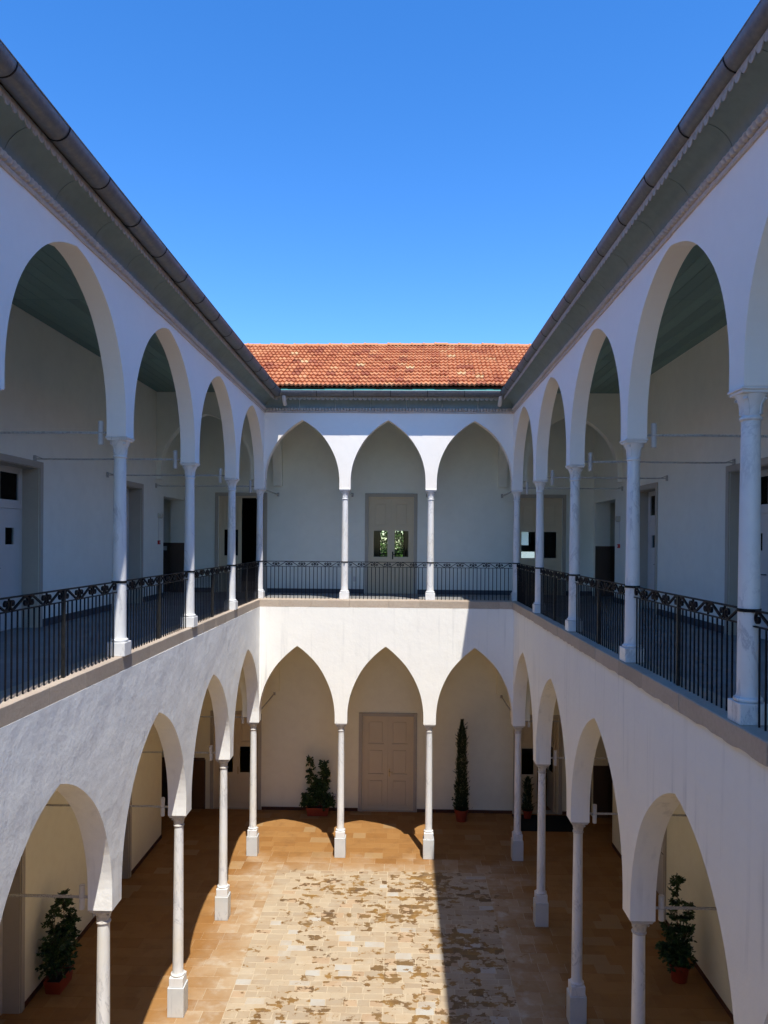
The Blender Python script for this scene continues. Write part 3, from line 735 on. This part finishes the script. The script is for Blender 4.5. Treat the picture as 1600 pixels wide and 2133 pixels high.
ORD = ['corner', 'second', 'third', 'fourth', 'fifth']
GU, GLo = 'slender white marble columns of the upper gallery', 'tall white marble columns of the ground floor arcade'
txt_u = {'l': ['upper gallery column at the far left corner, lit below the rail', 'upper left column next to the far corner one, with sunlit foot', 'upper left column between the two larger left railing panels', 'large upper left column nearest the camera, before the pale wall', 'upper left column nearest the viewer, beyond the left picture edge'],
         'r': ['upper gallery column at the far right corner, beside the door showing white flats', 'upper right column next to the far corner one, with a dark hooked vein', 'upper right column left of the red call point', 'upper right column standing before the narrow white door', 'largest upper right column, nearest the camera at the right picture edge']}
for s_, x, n in (('l', UXL, 5), ('r', UXR, 5)):
    for i in range(n): column(x, ucy(i)-(.07 if s_+str(i) == 'l4' else 0), ZL, CU, txt_u[s_][i], GU)
column(back_u[1], YB, ZL, CU, 'sunlit upper column left of the central double door, chipped plaster above it', GU)
column(back_u[2], YB, ZL, CU, 'sunlit upper column right of the central double door', GU)
txt_l = {'l': ['sunlit ground floor column at the far left corner of the court', 'sunlit ground floor left column next to the corner one', 'sunlit ground floor left column with its plinth at the bottom edge', 'largest ground floor left column, right of the trough plant, cut by the bottom edge', 'ground floor left column nearest the viewer, below the picture'],
         'r': ['shaded ground floor column at the far right corner of the court', 'shaded ground floor right column before the black doormat', 'shaded ground floor right column with a grey veined plinth at the bottom edge', 'largest ground floor right column, left of the potted ficus, cut by the bottom edge', 'ground floor right column nearest the viewer, below the picture']}
for s_, x, n in (('l', LXL, 4), ('r', LXR+.005, 4)):
    for i in range(n): column(x, lcy(i), 0, CL_, txt_l[s_][i], GLo)
column(back_l[1], LYB, 0, CL_, 'sunlit ground floor column between the trough plant and the brown double door', GLo)
column(back_l[2], LYB, 0, CL_, 'ground floor column between the brown double door and the potted cypress', GLo)
# ------------------------------------------------------------------ railings
def s_piece(L):
    mb = MB(); R0, cz = .054, 0; cx = L/2-.060; half = []
    for k in range(20):                                               # spiral from inside outwards to where the diagonal leaves
        q = k/19; a = math.radians(60+400*(1-q)); r = .010+(R0-.010)*q; half.append((cx-.0+r*math.cos(PI+a), cz-r*math.sin(PI+a)*1.0))
    left = [(-x, -z) for x, z in half]
    pts = left+half[::-1]
    # order: inside left -> outside left -> outside right -> inside right
    mb.tube([(x, 0, z) for x, z in pts], 0, flat=(.0075, .011, (0, 1, 0)))
    mb.lathe([(.001, -.018), (.014, -.012), (.019, 0), (.014, .012), (.001, .018)], 8, (cx, 0, 0)); mb.lathe([(.001, -.018), (.014, -.012), (.019, 0), (.014, .012), (.001, .018)], 8, (-cx, 0, 0))
    return mb.mesh('scroll', M['iron'])
def spindle(): 
    return MB().tube([(0, 0, -.055), (0, 0, .055)], .011, 6).mesh('spindle', M['iron'])
sp_me = spindle()
def railing(L, nb, npc, post):
    """panel in x from 0..L, base z=0 at the ledge"""
    t = thing('railing', '', 'railing'); top, low = .935, .80
    MB().cbox(0, L, -.013, .013, top-.016, top, .003).build('top_rail', M['iron'], t)
    MB().box(0, L, -.011, .011, low-.006, low+.006).build('lower_rail', M['iron'], t)
    bm_ = MB().tube([(0, 0, 0), (0, 0, low-.004)], .0088, 8).mesh('bar', M['iron'])
    d = L/(nb+1)
    for k in range(nb):
        if post and k == nb//2: continue
        link('bar', bm_, t, ((k+1)*d, 0, 0), (rnd.uniform(-.003, .003), rnd.uniform(-.004, .004), 0))
    if post: MB().cbox((nb//2+1)*d-.018, (nb//2+1)*d+.018, -.018, .018, 0, top-.010, .003).build('post', M['iron_grey'], t)
    segs = [(0, L, npc)] if not post else [(.01, (nb//2+1)*d-.02, npc//2), ((nb//2+1)*d+.02, L-.01, npc//2)]
    sm = {}
    for a, b, n in segs:
        w_ = (b-a)/n; me = sm.setdefault(round(w_, 4), None) or s_piece(w_); sm[round(w_, 4)] = me
        for k in range(n):
            o = link('scroll', me, t, (a+(k+.5)*w_, 0, (top+low)/2-.003)); o.rotation_euler = (0 if k % 2 else PI, 0, 0)
            if k: link('spindle', sp_me, t, (a+k*w_, 0, (top+low)/2-.003))
    return t
rl_b = railing(BP-.18, 19, 6, False); rl_s = railing(P-.18, 27, 8, True)
GR_ = 'black iron railing panels between the upper columns'
lb = ['black iron railing panel of the upper far gallery, left bay', 'black iron railing panel in front of the upper central double door', 'black iron railing panel of the upper far gallery, right bay']
for k in range(3):
    o = rl_b if k == 0 else copy_tree(rl_b); o.location = (back_u[k]+.09, YB, ZL); tag(o, lb[k], 'railing', GR_)
ls = {'l': ['black iron railing panel in the farthest bay of the left gallery', 'second farthest black iron railing panel of the left gallery', 'third railing panel of the left gallery from the far corner', 'nearest black iron railing panel at the left picture edge, scrolls clearly seen', 'black iron railing panel of the left gallery beyond the picture edge'],
      'r': ['black iron railing panel in the farthest bay of the right gallery', 'second farthest black iron railing panel of the right gallery', 'third railing panel of the right gallery from the far corner', 'large railing panel before the pale wall of the right gallery', 'black iron railing panel cut by the right picture edge']}
first = True
for s_, x in (('l', UXL), ('r', UXR)):
    for i in range(4 if s_ == 'l' else 5):
        o = rl_s if first else copy_tree(rl_s); first = False
        o.location = (x, ucy(i+1)+.09, ZL); o.rotation_euler = (0, 0, PI/2); tag(o, ls[s_][i], 'railing', GR_)
# iron collars that hold the rails to the shafts
col_me = MB().lathe([(.088, -.014), (.094, -.014), (.094, .014), (.088, .014)], 24, cap=False)
col_me.cbox(-.02, .02, -.125, -.09, -.012, .012, .002).cbox(-.02, .02, .09, .125, -.012, .012, .002)
col_me = col_me.mesh('collar', M['iron'], True)
for t in [o for o in list(C.objects) if o.get('group') == GU]:
    c = link('rail_collar', col_me, t, (0, 0, .925)); c.scale = (1, 1, 1)
# ------------------------------------------------------------------ tie rods and cylinder lamps
rod_me = {}
def rod(x, y, z, L, rz, label, lamp_label=None, grp=None):
    """rod leaving the column inner face along local +x"""
    key = round(L, 3); t = thing('tie_rod', label, 'tie rod', (x, y, z), rz, grp)
    if key not in rod_me:
        a = MB().tube([(.10, 0, 0), (.16, 0, 0)]+[(.16+(L-.30)*k/6, 0, -.0+.004*math.sin(k)) for k in range(1, 7)], 0, flat=(.013, .013, (0, 1, 0)))
        b = MB().box(L-.03, L-.002, -.03, .03, -.05, .06); b.tube([(L-.16, .0, .0), (L-.03, .0, .045)], .008, 6).tube([(L-.16, 0, 0), (L-.03, 0, 0)], .012, 6)
        rod_me[key] = (a.mesh('bar', M['rod']), b.mesh('wall_bracket', M['rod']))
    link('bar', rod_me[key][0], t); link('wall_bracket', rod_me[key][1], t)
cyl = MB().lathe([(.001, .15), (.030, .15), (.034, .146), (.034, .05), (.032, .048), (.034, .046), (.034, .006), (.030, .003)], 20)
lamp_a = cyl.mesh('upper_shade', M['lamp'], True)
cyl = MB().lathe([(.030, -.003), (.034, -.006), (.034, -.046), (.032, -.048), (.034, -.05), (.034, -.146), (.030, -.15), (.001, -.15)], 20)
lamp_b = cyl.mesh('lower_shade', M['lamp'], True, True)
lamp_c = MB().box(-.036, .036, -.006, .006, -.004, .004).box(.03, .075, -.012, .012, -.01, .01).mesh('arm', M['iron_grey'])
def lamp(x, y, z, rz, label, grp):
    t = thing('wall_lamp', label, 'lamp', (x, y, z), rz, grp)
    link('upper_shade', lamp_a, t); link('lower_shade', lamp_b, t); link('arm', lamp_c, t)
near = ['at the far corner', 'second from the far corner', 'third from the far corner', 'nearest the camera in view', 'closest to the viewer, outside the picture']
for (s_, ux, lx, wx) in (('left', UXL, LXL, XL), ('right', UXR, LXR, XR)):
    sg = -1 if wx < 0 else 1; rz = PI if sg < 0 else 0
    for lev, x, z, cy, fl_ in (('upper', ux, ZCAP+.055, ucy, 'upper'), ('ground floor', lx, ZCAPL+.09, lcy, 'ground floor')):
        for i in range(5):
            y = cy(i)+(.0 if lev == 'upper' else 0)
            if i == 4: continue
            rod(x, y, z, abs(wx-x), rz, f'tie rod across the {s_} {fl_} gallery, {near[i]}', grp='iron tie rods across the side galleries')
            lamp(x+sg*(.245 if lev == 'upper' else .27), y, z, rz+PI, f'white cylinder lamp, {s_} {fl_} gallery, {near[i]}', 'white cylinder lamps beside the columns')
for lev, xs, y, z, wy in (('upper', back_u, YB, ZCAP+.02, YW), ('ground floor', back_l, LYB, ZCAPL+.06, YW)):
    for k, nm in enumerate(('far left corner column', 'left middle column', 'right middle column', 'far right corner column')):
        rod(xs[k]+(-.0), y, z, wy-y, PI/2, f'tie rod behind the {nm} of the {lev} arcade', grp='iron tie rods of the far galleries')
# ------------------------------------------------------------------ doors
def leaf_mesh(W, H, rows, th=.045, st=.10):
    """frame of a leaf: stiles and rails around openings rows=[(z0,z1)]; local x 0..W, y 0..th"""
    return holed(MB(), 0, W, 0, H, [(st, W-st, a, b) for a, b in rows], th, lambda u, d, z: (u, d, z))
def make_leaf(par, x, y, z, W, H, rows, kinds, m_, rz=0, st=.10, handle=None):
    """rows top to bottom openings with kinds 'p' panel or 'g' glass"""
    lf = leaf_mesh(W, H, rows, st=st).build('leaf', m_, par, loc=(x, y, z)); lf.rotation_euler = (0, 0, rz)
    for (a, b), k in zip(rows, kinds):
        if k == 'p':
            q = MB(); q.box(st, W-st, .026, .038, a, b)
            q.box(st, st+.018, .004, .026, a, b).box(W-st-.018, W-st, .004, .026, a, b).box(st+.018, W-st-.018, .004, .026, a, a+.018).box(st+.018, W-st-.018, .004, .026, b-.018, b)
            q.cbox(st+.055, W-st-.055, .014, .027, a+.055, b-.055, .008)
            q.build('panel', m_, lf)
        else: MB().box(st, W-st, .02, .026, a, b).build('pane', M['glass'], lf)
    if handle is not None:
        hx, hm = handle; q = MB(); q.box(hx-.018, hx+.018, -.006, -.0005, .98, 1.20); q.tube([(hx, -.006, 1.12), (hx, -.05, 1.12), (hx+(.10 if hx < W/2 else -.10), -.05, 1.115)], .009, 8); q.build('handle', hm, lf)
    return lf
def surround(par, a, b, z0, z1, y, w_=.10, pr=.03, dep=.3, m_=None):
    q = MB(); m_ = m_ or M['taupe_stone']
    q.cbox(a-w_, a-.001, y-pr, y-.001, z0, z1+w_, .006).cbox(b+.001, b+w_, y-pr, y-.001, z0, z1+w_, .006).cbox(a-.001, b+.001, y-pr, y-.001, z1, z1+w_, .006)
    q.build('surround', m_, par)
    q = MB(); e = .05; q.box(a+.001, a+e, y+.05, y+.13, z0, z1-.001).box(b-e, b-.001, y+.05, y+.13, z0, z1-.001).box(a+e, b-e, y+.05, y+.13, z1-e, z1-.001); q.build('jamb', M['door'], par)
rU, kU = [(.16, .88), (1.05, 1.80), (1.92, 2.62)], 'pgp'
def dbl(label, a, b, z0, zh, rows, kinds, openleaf=None, hnd=True, m_='door'):
    t = thing('double_door', label, 'door', ((a+b)/2, YW, z0)); hw = (b-a)/2
    surround(t, -hw, hw, 0, zh, 0)
    W = hw-.052; y = .07
    mm = M[m_]
    make_leaf(t, -hw+.051, y, .012, W, zh-.065, rows, kinds, mm) if openleaf != 'l' else None
    if openleaf == 'r':
        make_leaf(t, hw-.06, y+.05, .012, W, zh-.065, rows, kinds, mm, rz=math.radians(100))
    else: make_leaf(t, .001, y, .012, W, zh-.065, rows, kinds, mm, handle=(.05, M['brass'] if z0 < 1 else M['iron']) if hnd else None)
    MB().box(-hw, hw, .0, .3, -.02, .006).build('threshold', M['taupe_stone'], t)
    return t
dbl('taupe double door of the upper far gallery, green tree seen through its two panes', *UD[1], ZF, 2.78, rU, kU)
dbl('taupe double door in the upper right corner, white building seen through its left pane', *UD[2], ZF, 2.78, rU, kU, hnd=False)
dbl('taupe double door in the upper left corner, opening onto a black room', *UD[0], ZF, 2.78, rU, kU, openleaf='r')
dbl('closed taupe double door with six panels at the centre of the ground floor', *LD[1], 0, 2.74, [(.12, .90), (1.03, 1.78), (1.90, 2.60)], 'ppp')
dbl('taupe double door with two dark panes in the ground floor left corner', *LD[0], 0, 2.74, [(.12, .90), (1.03, 1.78), (1.90, 2.60)], 'pgp')
dbl('half-open taupe double door behind the black mat, ground floor right corner', *LD[2], 0, 2.74, [(.12, .95), (1.09, 1.84), (1.96, 2.60)], 'pgp', openleaf='r', hnd=False)
# strip lamp glimpsed in the black room
sl_m = bpy.data.materials.new('strip_light'); sl_m.use_nodes = True; sl_m.node_tree.nodes['Principled BSDF'].inputs['Emission Color'].default_value = (1, 1, 1, 1); sl_m.node_tree.nodes['Principled BSDF'].inputs['Emission Strength'].default_value = .6
sl_ = MB().box(-5.55, -5.12, 25.4, 25.45, 9.21, 9.235).build('strip_light', sl_m); tag(sl_, 'thin white strip light inside the black room of the upper left corner', 'lamp')
rr_ = MB().box(-9.5, -2.6, 27.2, 27.3, ZF, ZC).build('room_wall', M['dark'], rm_)
# side doors in deep recesses
def side_door(label, wx, sg, a, b, z0, zh, grp):
    """door in a side wall; recess .28 deep"""
    t = thing('recessed_door', label, 'door', (wx, (a+b)/2, z0), 0 if sg > 0 else PI, grp)      # local +x goes into the wall
    hw = (b-a)/2; q = MB(); w_ = .11
    q.cbox(-.03, -.001, -hw-w_, -hw-.001, 0, zh+w_, .006).cbox(-.03, -.001, hw+.001, hw+w_, 0, zh+w_, .006).cbox(-.03, -.001, -hw-.001, hw+.001, zh, zh+w_, .006); q.build('surround', M['taupe_stone'], t)
    q = MB(); q.box(.002, .30, -hw+.001, -hw+.012, 0, zh-.012).box(.002, .30, hw-.012, hw-.001, 0, zh-.012).box(.002, .30, -hw+.001, hw-.001, zh-.012, zh-.001); q.build('reveal_lining', M['taupe_stone'], t)
    e = .06; q = MB(); q.box(.28, .36, -hw+.013, -hw+e, 0, zh-.013).box(.28, .36, hw-e, hw-.013, 0, zh-.013).box(.28, .36, -hw+e, hw-e, zh-e, zh-.013).box(.27, .36, -hw+e, hw-e, 2.02, 2.10); q.build('jamb', M['white_door'], t)
    # transom light
    q = MB(); q.box(.29, .33, -hw+e, hw-e, 2.10, 2.16).box(.29, .33, -hw+e, hw-e, zh-e-.05, zh-e).box(.29, .33, -hw+e, -hw+e+.05, 2.16, zh-e-.05).box(.29, .33, hw-e-.05, hw-e, 2.16, zh-e-.05).box(.29, .33, -.02, .02, 2.16, zh-e-.05)
    tr_ = q.build('transom', M['white_door'], t); MB().box(.305, .311, -hw+e+.05, hw-e-.05, 2.16, zh-e-.05).build('pane', M['glass'], tr_)
    for sd in (-1, 1):
        c0, c1 = sorted((sd*.002, sd*(hw-e))); W = c1-c0; st = W*.28
        lf = holed(MB(), c0, c1, .012, 2.018, [(c0+st, c1-st, 1.42, 1.70)], .045, lambda u, d, z: (.29+d, u, z)).build('leaf', M['white_door'], t)
        MB().box(.31, .316, c0+st, c1-st, 1.42, 1.70).build('pane', M['glass'], lf)
        if sd > 0: MB().tube([(.29, c0+.05, 1.04), (.245, c0+.05, 1.04), (.245, c0+.16, 1.04)], .008, 8).build('handle', M['iron'], lf)
GD = 'recessed off-white doors of the side galleries'
for s_, wx, sg in (('left', XL, -1), ('right', XR, 1)):
    side_door(f'recessed off-white door with dark transom in the upper {s_} gallery, nearest in view', wx, sg, *U_OPS[2], ZF, DH, GD)
    side_door(f'narrow-looking recessed off-white door with transom farther along the upper {s_} gallery', wx, sg, *U_OPS[3], ZF, DH, GD)
    side_door(f'recessed door on the ground floor of the {s_} gallery, near the potted plant', wx, sg, *L_OPS[2], 0, 2.78, GD)
    side_door(f'recessed door on the ground floor of the {s_} gallery, farther from the camera', wx, sg, *L_OPS[3], 0, 2.78, GD)
# ------------------------------------------------------------------ wall fittings
for s_, wx, sg, y in (('left', XL, -1, 18.93), ('right', XR, 1, 18.93)):
    t = thing('emergency_light', f'round beige emergency light high on the upper {s_} gallery wall', 'lamp', (wx, y, 8.38), 0 if sg < 0 else PI, 'round emergency lights')
    q = MB(); q.cbox(.001, .05, -.06, .06, -.07, .07, .01); q.build('housing', M['beige'], t)
    q = MB().lathe([(.055, 0), (.075, .015), (.078, .03), (.06, .055), (.02, .065), (.001, .066)], 20).build('lens', M['beige'], t, smooth=True, loc=(.05, 0, 0)); q.rotation_euler = (0, PI/2, 0)
    MB().tube([(.012, 0, -.07), (.012, 0, -.62)], .008, 6).build('conduit', M['lamp'], t)
    t = thing('fire_call_point', f'red square fire call point on the upper {s_} gallery wall', 'alarm button', (wx, y, 7.70), 0 if sg < 0 else PI, 'red fire call points')
    MB().cbox(.001, .05, -.05, .05, -.05, .05, .006).build('box', M['red'], t); MB().box(.05, .053, -.025, .025, -.02, .025).build('glass_plate', M['lamp'], t)
for x, z, lab in ((-1.33, 6.68, 'small white wall socket left of the upper central door'), (-1.85, .42, 'small white wall socket beside the ground floor trough plant')):
    t = MB().cbox(x-.045, x+.045, YW-.03, YW-.001, z-.07, z+.07, .006).build('wall_socket', M['lamp']); tag(t, lab, 'socket')
for X, lab in ((-6.85, 'small white notice on the brown wainscot of the upper left passage'), (6.30, 'small white notice on the brown wainscot of the upper right passage')):
    t = MB().box(X-.09, X+.09, YW-.033, YW-.029, ZF+1.2, ZF+1.32).build('wall_notice', M['paper']); tag(t, lab, 'notice')
mt_ = MB().cbox(3.22, 4.85, 20.2, 21.38, .004, .016, .004).build('door_mat', M['mat']); tag(mt_, 'large black rubber mat before the ground floor right corner door', 'mat')
# ------------------------------------------------------------------ plants
def leaf_geo(mb, p, d, L, W, tone):
    d = d.normalized(); s2 = d.cross(Vector((rnd.uniform(-1, 1), rnd.uniform(-1, 1), rnd.uniform(-.3, 1)))).normalized(); n_ = d.cross(s2)
    v = [p, p+d*L*.35+s2*W-n_*W*.3, p+d*L*.75+s2*W*.7, p+d*L-n_*L*.12, p+d*L*.75-s2*W*.7, p+d*L*.35-s2*W-n_*W*.3, p+d*L*.5]
    mb.add(v, [(0, 1, 6), (1, 2, 6), (2, 3, 6), (3, 4, 6), (4, 5, 6), (5, 0, 6)], tone=tone)
def ficus(par, stems, nleaf, seed):
    R = random.Random(seed); fo = MB(); st = MB()
    for (bx, by, tx, ty, tz, spread) in stems:
        base, tip = Vector((bx, by, .2)), Vector((tx, ty, tz)); pts = []
        for k in range(9):
            q = k/8; pts.append(base.lerp(tip, q)+Vector((R.uniform(-.02, .02), R.uniform(-.02, .02), 0)))
        st.tube(pts, .012, 6, .003)
        nb = 60
        for b in range(nb):
            q = R.uniform(.08, 1.0); p = base.lerp(tip, q); a = R.uniform(0, 2*PI); ln = spread*(1.15-q*.7)*R.uniform(.45, 1.1)
            d = Vector((math.cos(a), math.sin(a), R.uniform(.15, .8))).normalized(); e = p+d*ln; mid = p+d*ln*.55+Vector((0, 0, .02)); e.z -= ln*.25
            st.tube([p, mid, e], .004, 4, .0015)
            tn = R.random()
            for l in range(nleaf):
                t_ = R.uniform(.25, 1.05); pp = p.lerp(mid, t_*1.8) if t_ < .55 else mid.lerp(e, (t_-.55)*2.0)
                dd = Vector((R.uniform(-1, 1), R.uniform(-1, 1), R.uniform(-1.0, .5)))+d*.6
                leaf_geo(fo, pp, dd, R.uniform(.055, .09), R.uniform(.016, .023), min(1, max(0, tn*.6+R.uniform(0, .4))))
    st.build('stems', M['bark'], par); o = fo.build('foliage', M['leaf'], par)
def trough(par, W, D, H):
    q = MB(); t = .012
    def ringp(w, d, z): return [(-w/2, -d/2, z), (w/2, -d/2, z), (w/2, d/2, z), (-w/2, d/2, z)]
    vs = ringp(W*.88, D*.82, 0)+ringp(W*.97, D*.95, H*.82)+ringp(W, D, H*.83)+ringp(W, D, H)+ringp(W-2*t, D-2*t, H)+ringp(W*.95-2*t, D*.93-2*t, H*.7)
    fs = [(3, 2, 1, 0)]
    for r in range(5): fs += [(r*4+k, r*4+(k+1) % 4, r*4+4+(k+1) % 4, r*4+4+k) for k in range(4)]
    q.add(vs, fs); q.build('trough', M['terracotta'], par)
    MB().box(-W*.46, W*.46, -D*.43, D*.43, H*.6, H*.82).build('soil', M['soil'], par)
def pot(par, r, H):
    MB().lathe([(r*.7, 0), (r*.88, H*.78), (r, H*.8), (r, H), (r-.015, H), (r*.85, H*.7)], 28, cap=False).lathe([(r*.7, .002), (.001, .002)], 28, cap=False).build('pot', M['terracotta'], par, smooth=True)
    MB().lathe([(r*.86, H*.82), (.001, H*.86)], 20, cap=False).build('soil', M['soil'], par)
t = thing('potted_ficus', 'bushy dark ficus in a terracotta trough against the left gallery wall', 'plant', (-5.88, 12.85, 0)); trough(t, .28, .55, .23)
ficus(t, [(0, .1, .02, .12, 1.60, .30), (0, -.1, -.05, -.12, 1.35, .34), (0, 0, .08, .25, 1.1, .34), (0, 0, -.02, -.28, .95, .3)], 12, 3)
t = thing('potted_ficus', 'twin-topped dark ficus in a wide trough left of the brown double door', 'plant', (-2.3, 21.15, 0)); trough(t, .64, .25, .23)
ficus(t, [(-.15, 0, -.24, 0, 1.60, .24), (.15, 0, .14, 0, 1.50, .30), (.05, 0, .24, 0, 1.25, .25), (0, 0, -.05, 0, 1.05, .3), (-.28, 0, -.36, 0, .55, .2), (.28, 0, .36, 0, .5, .2)], 12, 5)
t = thing('potted_ficus', 'dark ficus in a round terracotta pot against the right gallery wall', 'plant', (5.02, 13.45, 0)); pot(t, .19, .32)
ficus(t, [(0, 0, -.04, .05, 1.78, .3), (0, 0, .15, -.05, 1.35, .32), (0, 0, -.2, 0, .95, .3), (0, 0, -.3, 0, .6, .25)], 12, 9)
def cypress(par, H, r0, z0, seed, n):
    R = random.Random(seed); fo = MB(); MB().tube([(0, 0, z0-.15), (.01, 0, H*.6), (0, 0, H-.1)], .014, 6, .004).build('stem', M['bark'], par)
    for k in range(n):
        q = R.random()**1.15; z = z0+(H-z0)*q; rr = r0*(1-.55*q)*(1 if q < .85 else max(.12, (1-q)/.15))*(.93+.10*math.sin(z*9)+R.uniform(-.1, .1))
        a = R.uniform(0, 2*PI); rad = rr*R.uniform(.35, 1.0)
        if R.random() < .03: rad *= 1.45
        p = Vector((rad*math.cos(a), rad*math.sin(a), z)); d = Vector((math.cos(a)*.6, math.sin(a)*.6, 1.1))
        leaf_geo(fo, p, d, R.uniform(.04, .085), R.uniform(.005, .009), min(1, R.random()*.5+.5*rad/max(rr, .01)*R.random()))
    for k in range(46):
        q = R.random(); z = z0+(H-z0)*q*.97; a = R.uniform(0, 2*PI); rr = r0*(1-.6*q)*.9; d = Vector((math.cos(a)*.75, math.sin(a)*.75, R.uniform(.5, 1.2))).normalized(); L = R.uniform(.06, .16)
        for l in range(14):
            p = Vector((rr*math.cos(a), rr*math.sin(a), z))+d*L*l/14; leaf_geo(fo, p, d+Vector((R.uniform(-.5, .5), R.uniform(-.5, .5), R.uniform(-.2, .5))), R.uniform(.03, .06), .006, R.random())
    fo.build('foliage', M['cyp'], par)
t = thing('potted_cypress', 'tall slim cypress in a round terracotta pot right of the ground floor central door', 'plant', (1.74, 20.9, 0)); pot(t, .2, .33); cypress(t, 2.78, .205, .3, 2, 7000)
iv = MB(); ivs = MB()
for k in range(26):
    a = PI+rnd.uniform(-.8, .8); rr = rnd.uniform(.12, .27); leaf_geo(iv, Vector((rr*math.cos(a), rr*math.sin(a)*.7, rnd.uniform(.36, .62))), Vector((math.cos(a), math.sin(a), rnd.uniform(-.5, .6))), .06, .022, rnd.random())
iv.build('side_sprig', M['leaf'], t)
t = thing('potted_cypress', 'small dark potted conifer before the ground floor right corner door', 'plant', (3.62, 21.15, 0)); pot(t, .14, .24); cypress(t, 1.15, .15, .22, 4, 1500)
# ------------------------------------------------------------------ things outside, glimpsed through the panes
t = thing('garden_tree', 'green leafy tree glimpsed through the upper central door panes', 'tree', (-.6, 33.5, -.06))
MB().tube([(0, 0, 0), (.1, 0, 3), (0, .1, 6)], .2, 10, .1).build('trunk', M['bark'], t)
fo = MB(); R = random.Random(11)
cl_ = [(R.uniform(-2.2, 2.2), R.uniform(-1.2, 1.2), R.uniform(4.2, 9.8), R.uniform(.6, 1.1)) for _ in range(64)]
for (a, b, c, r) in cl_:
    tn = R.random()
    for k in range(420):
        v = Vector((R.gauss(0, 1), R.gauss(0, 1), R.gauss(0, 1))).normalized()*r*R.uniform(.5, 1.05)
        leaf_geo(fo, Vector((a, b, c))+v, v+Vector((0, 0, -.4)), R.uniform(.10, .18), .045, min(1, tn*.5+R.random()*.5))
fo.build('crown', M['tree'], t)
t = thing('far_building', 'white block of flats glimpsed through the left pane of the upper right corner door', 'building', (12.2, 66, -.06))
wm = mat('white_render', (.75, .73, .70), .8)
holed(MB(), -9, 9, 0, 13, [(a, a+1.1, b, b+1.5) for a in (-7.8, -5.4, -3, -.9, 1.2, 3.4, 5.8) for b in (1.2, 4.3, 7.4, 10.4)], .3, lambda u, d, z: (u, d, z)).build('facade', wm, t)
MB().box(-9, 9, .3, 8, 12.9, 13.1).box(-9, 9, 1.2, 1.3, 0, 13).build('core', M['room'], t)
for b in (3.1, 6.2, 9.3): MB().box(-3.6, 2.9, -1.2, -.002, b, b+.18).box(-3.6, 2.9, -1.2, -1.1, b+.18, b+1.0).build('balcony', wm, t)
t = thing('far_shrub', 'green shrub in front of the distant white flats', 'tree', (11.6, 60, -.06)); fo = MB()
for k in range(1600):
    v = Vector((R.gauss(0, 1), R.gauss(0, 1), R.gauss(0, 1))).normalized(); leaf_geo(fo, Vector((v.x*2.2, v.y*1.5, 3.4+v.z*1.8))*1.0, v, .3, .1, R.random())
fo.build('crown', M['tree'], t); MB().tube([(0, 0, 0), (0, 0, 3)], .12, 8).build('trunk', M['bark'], t)
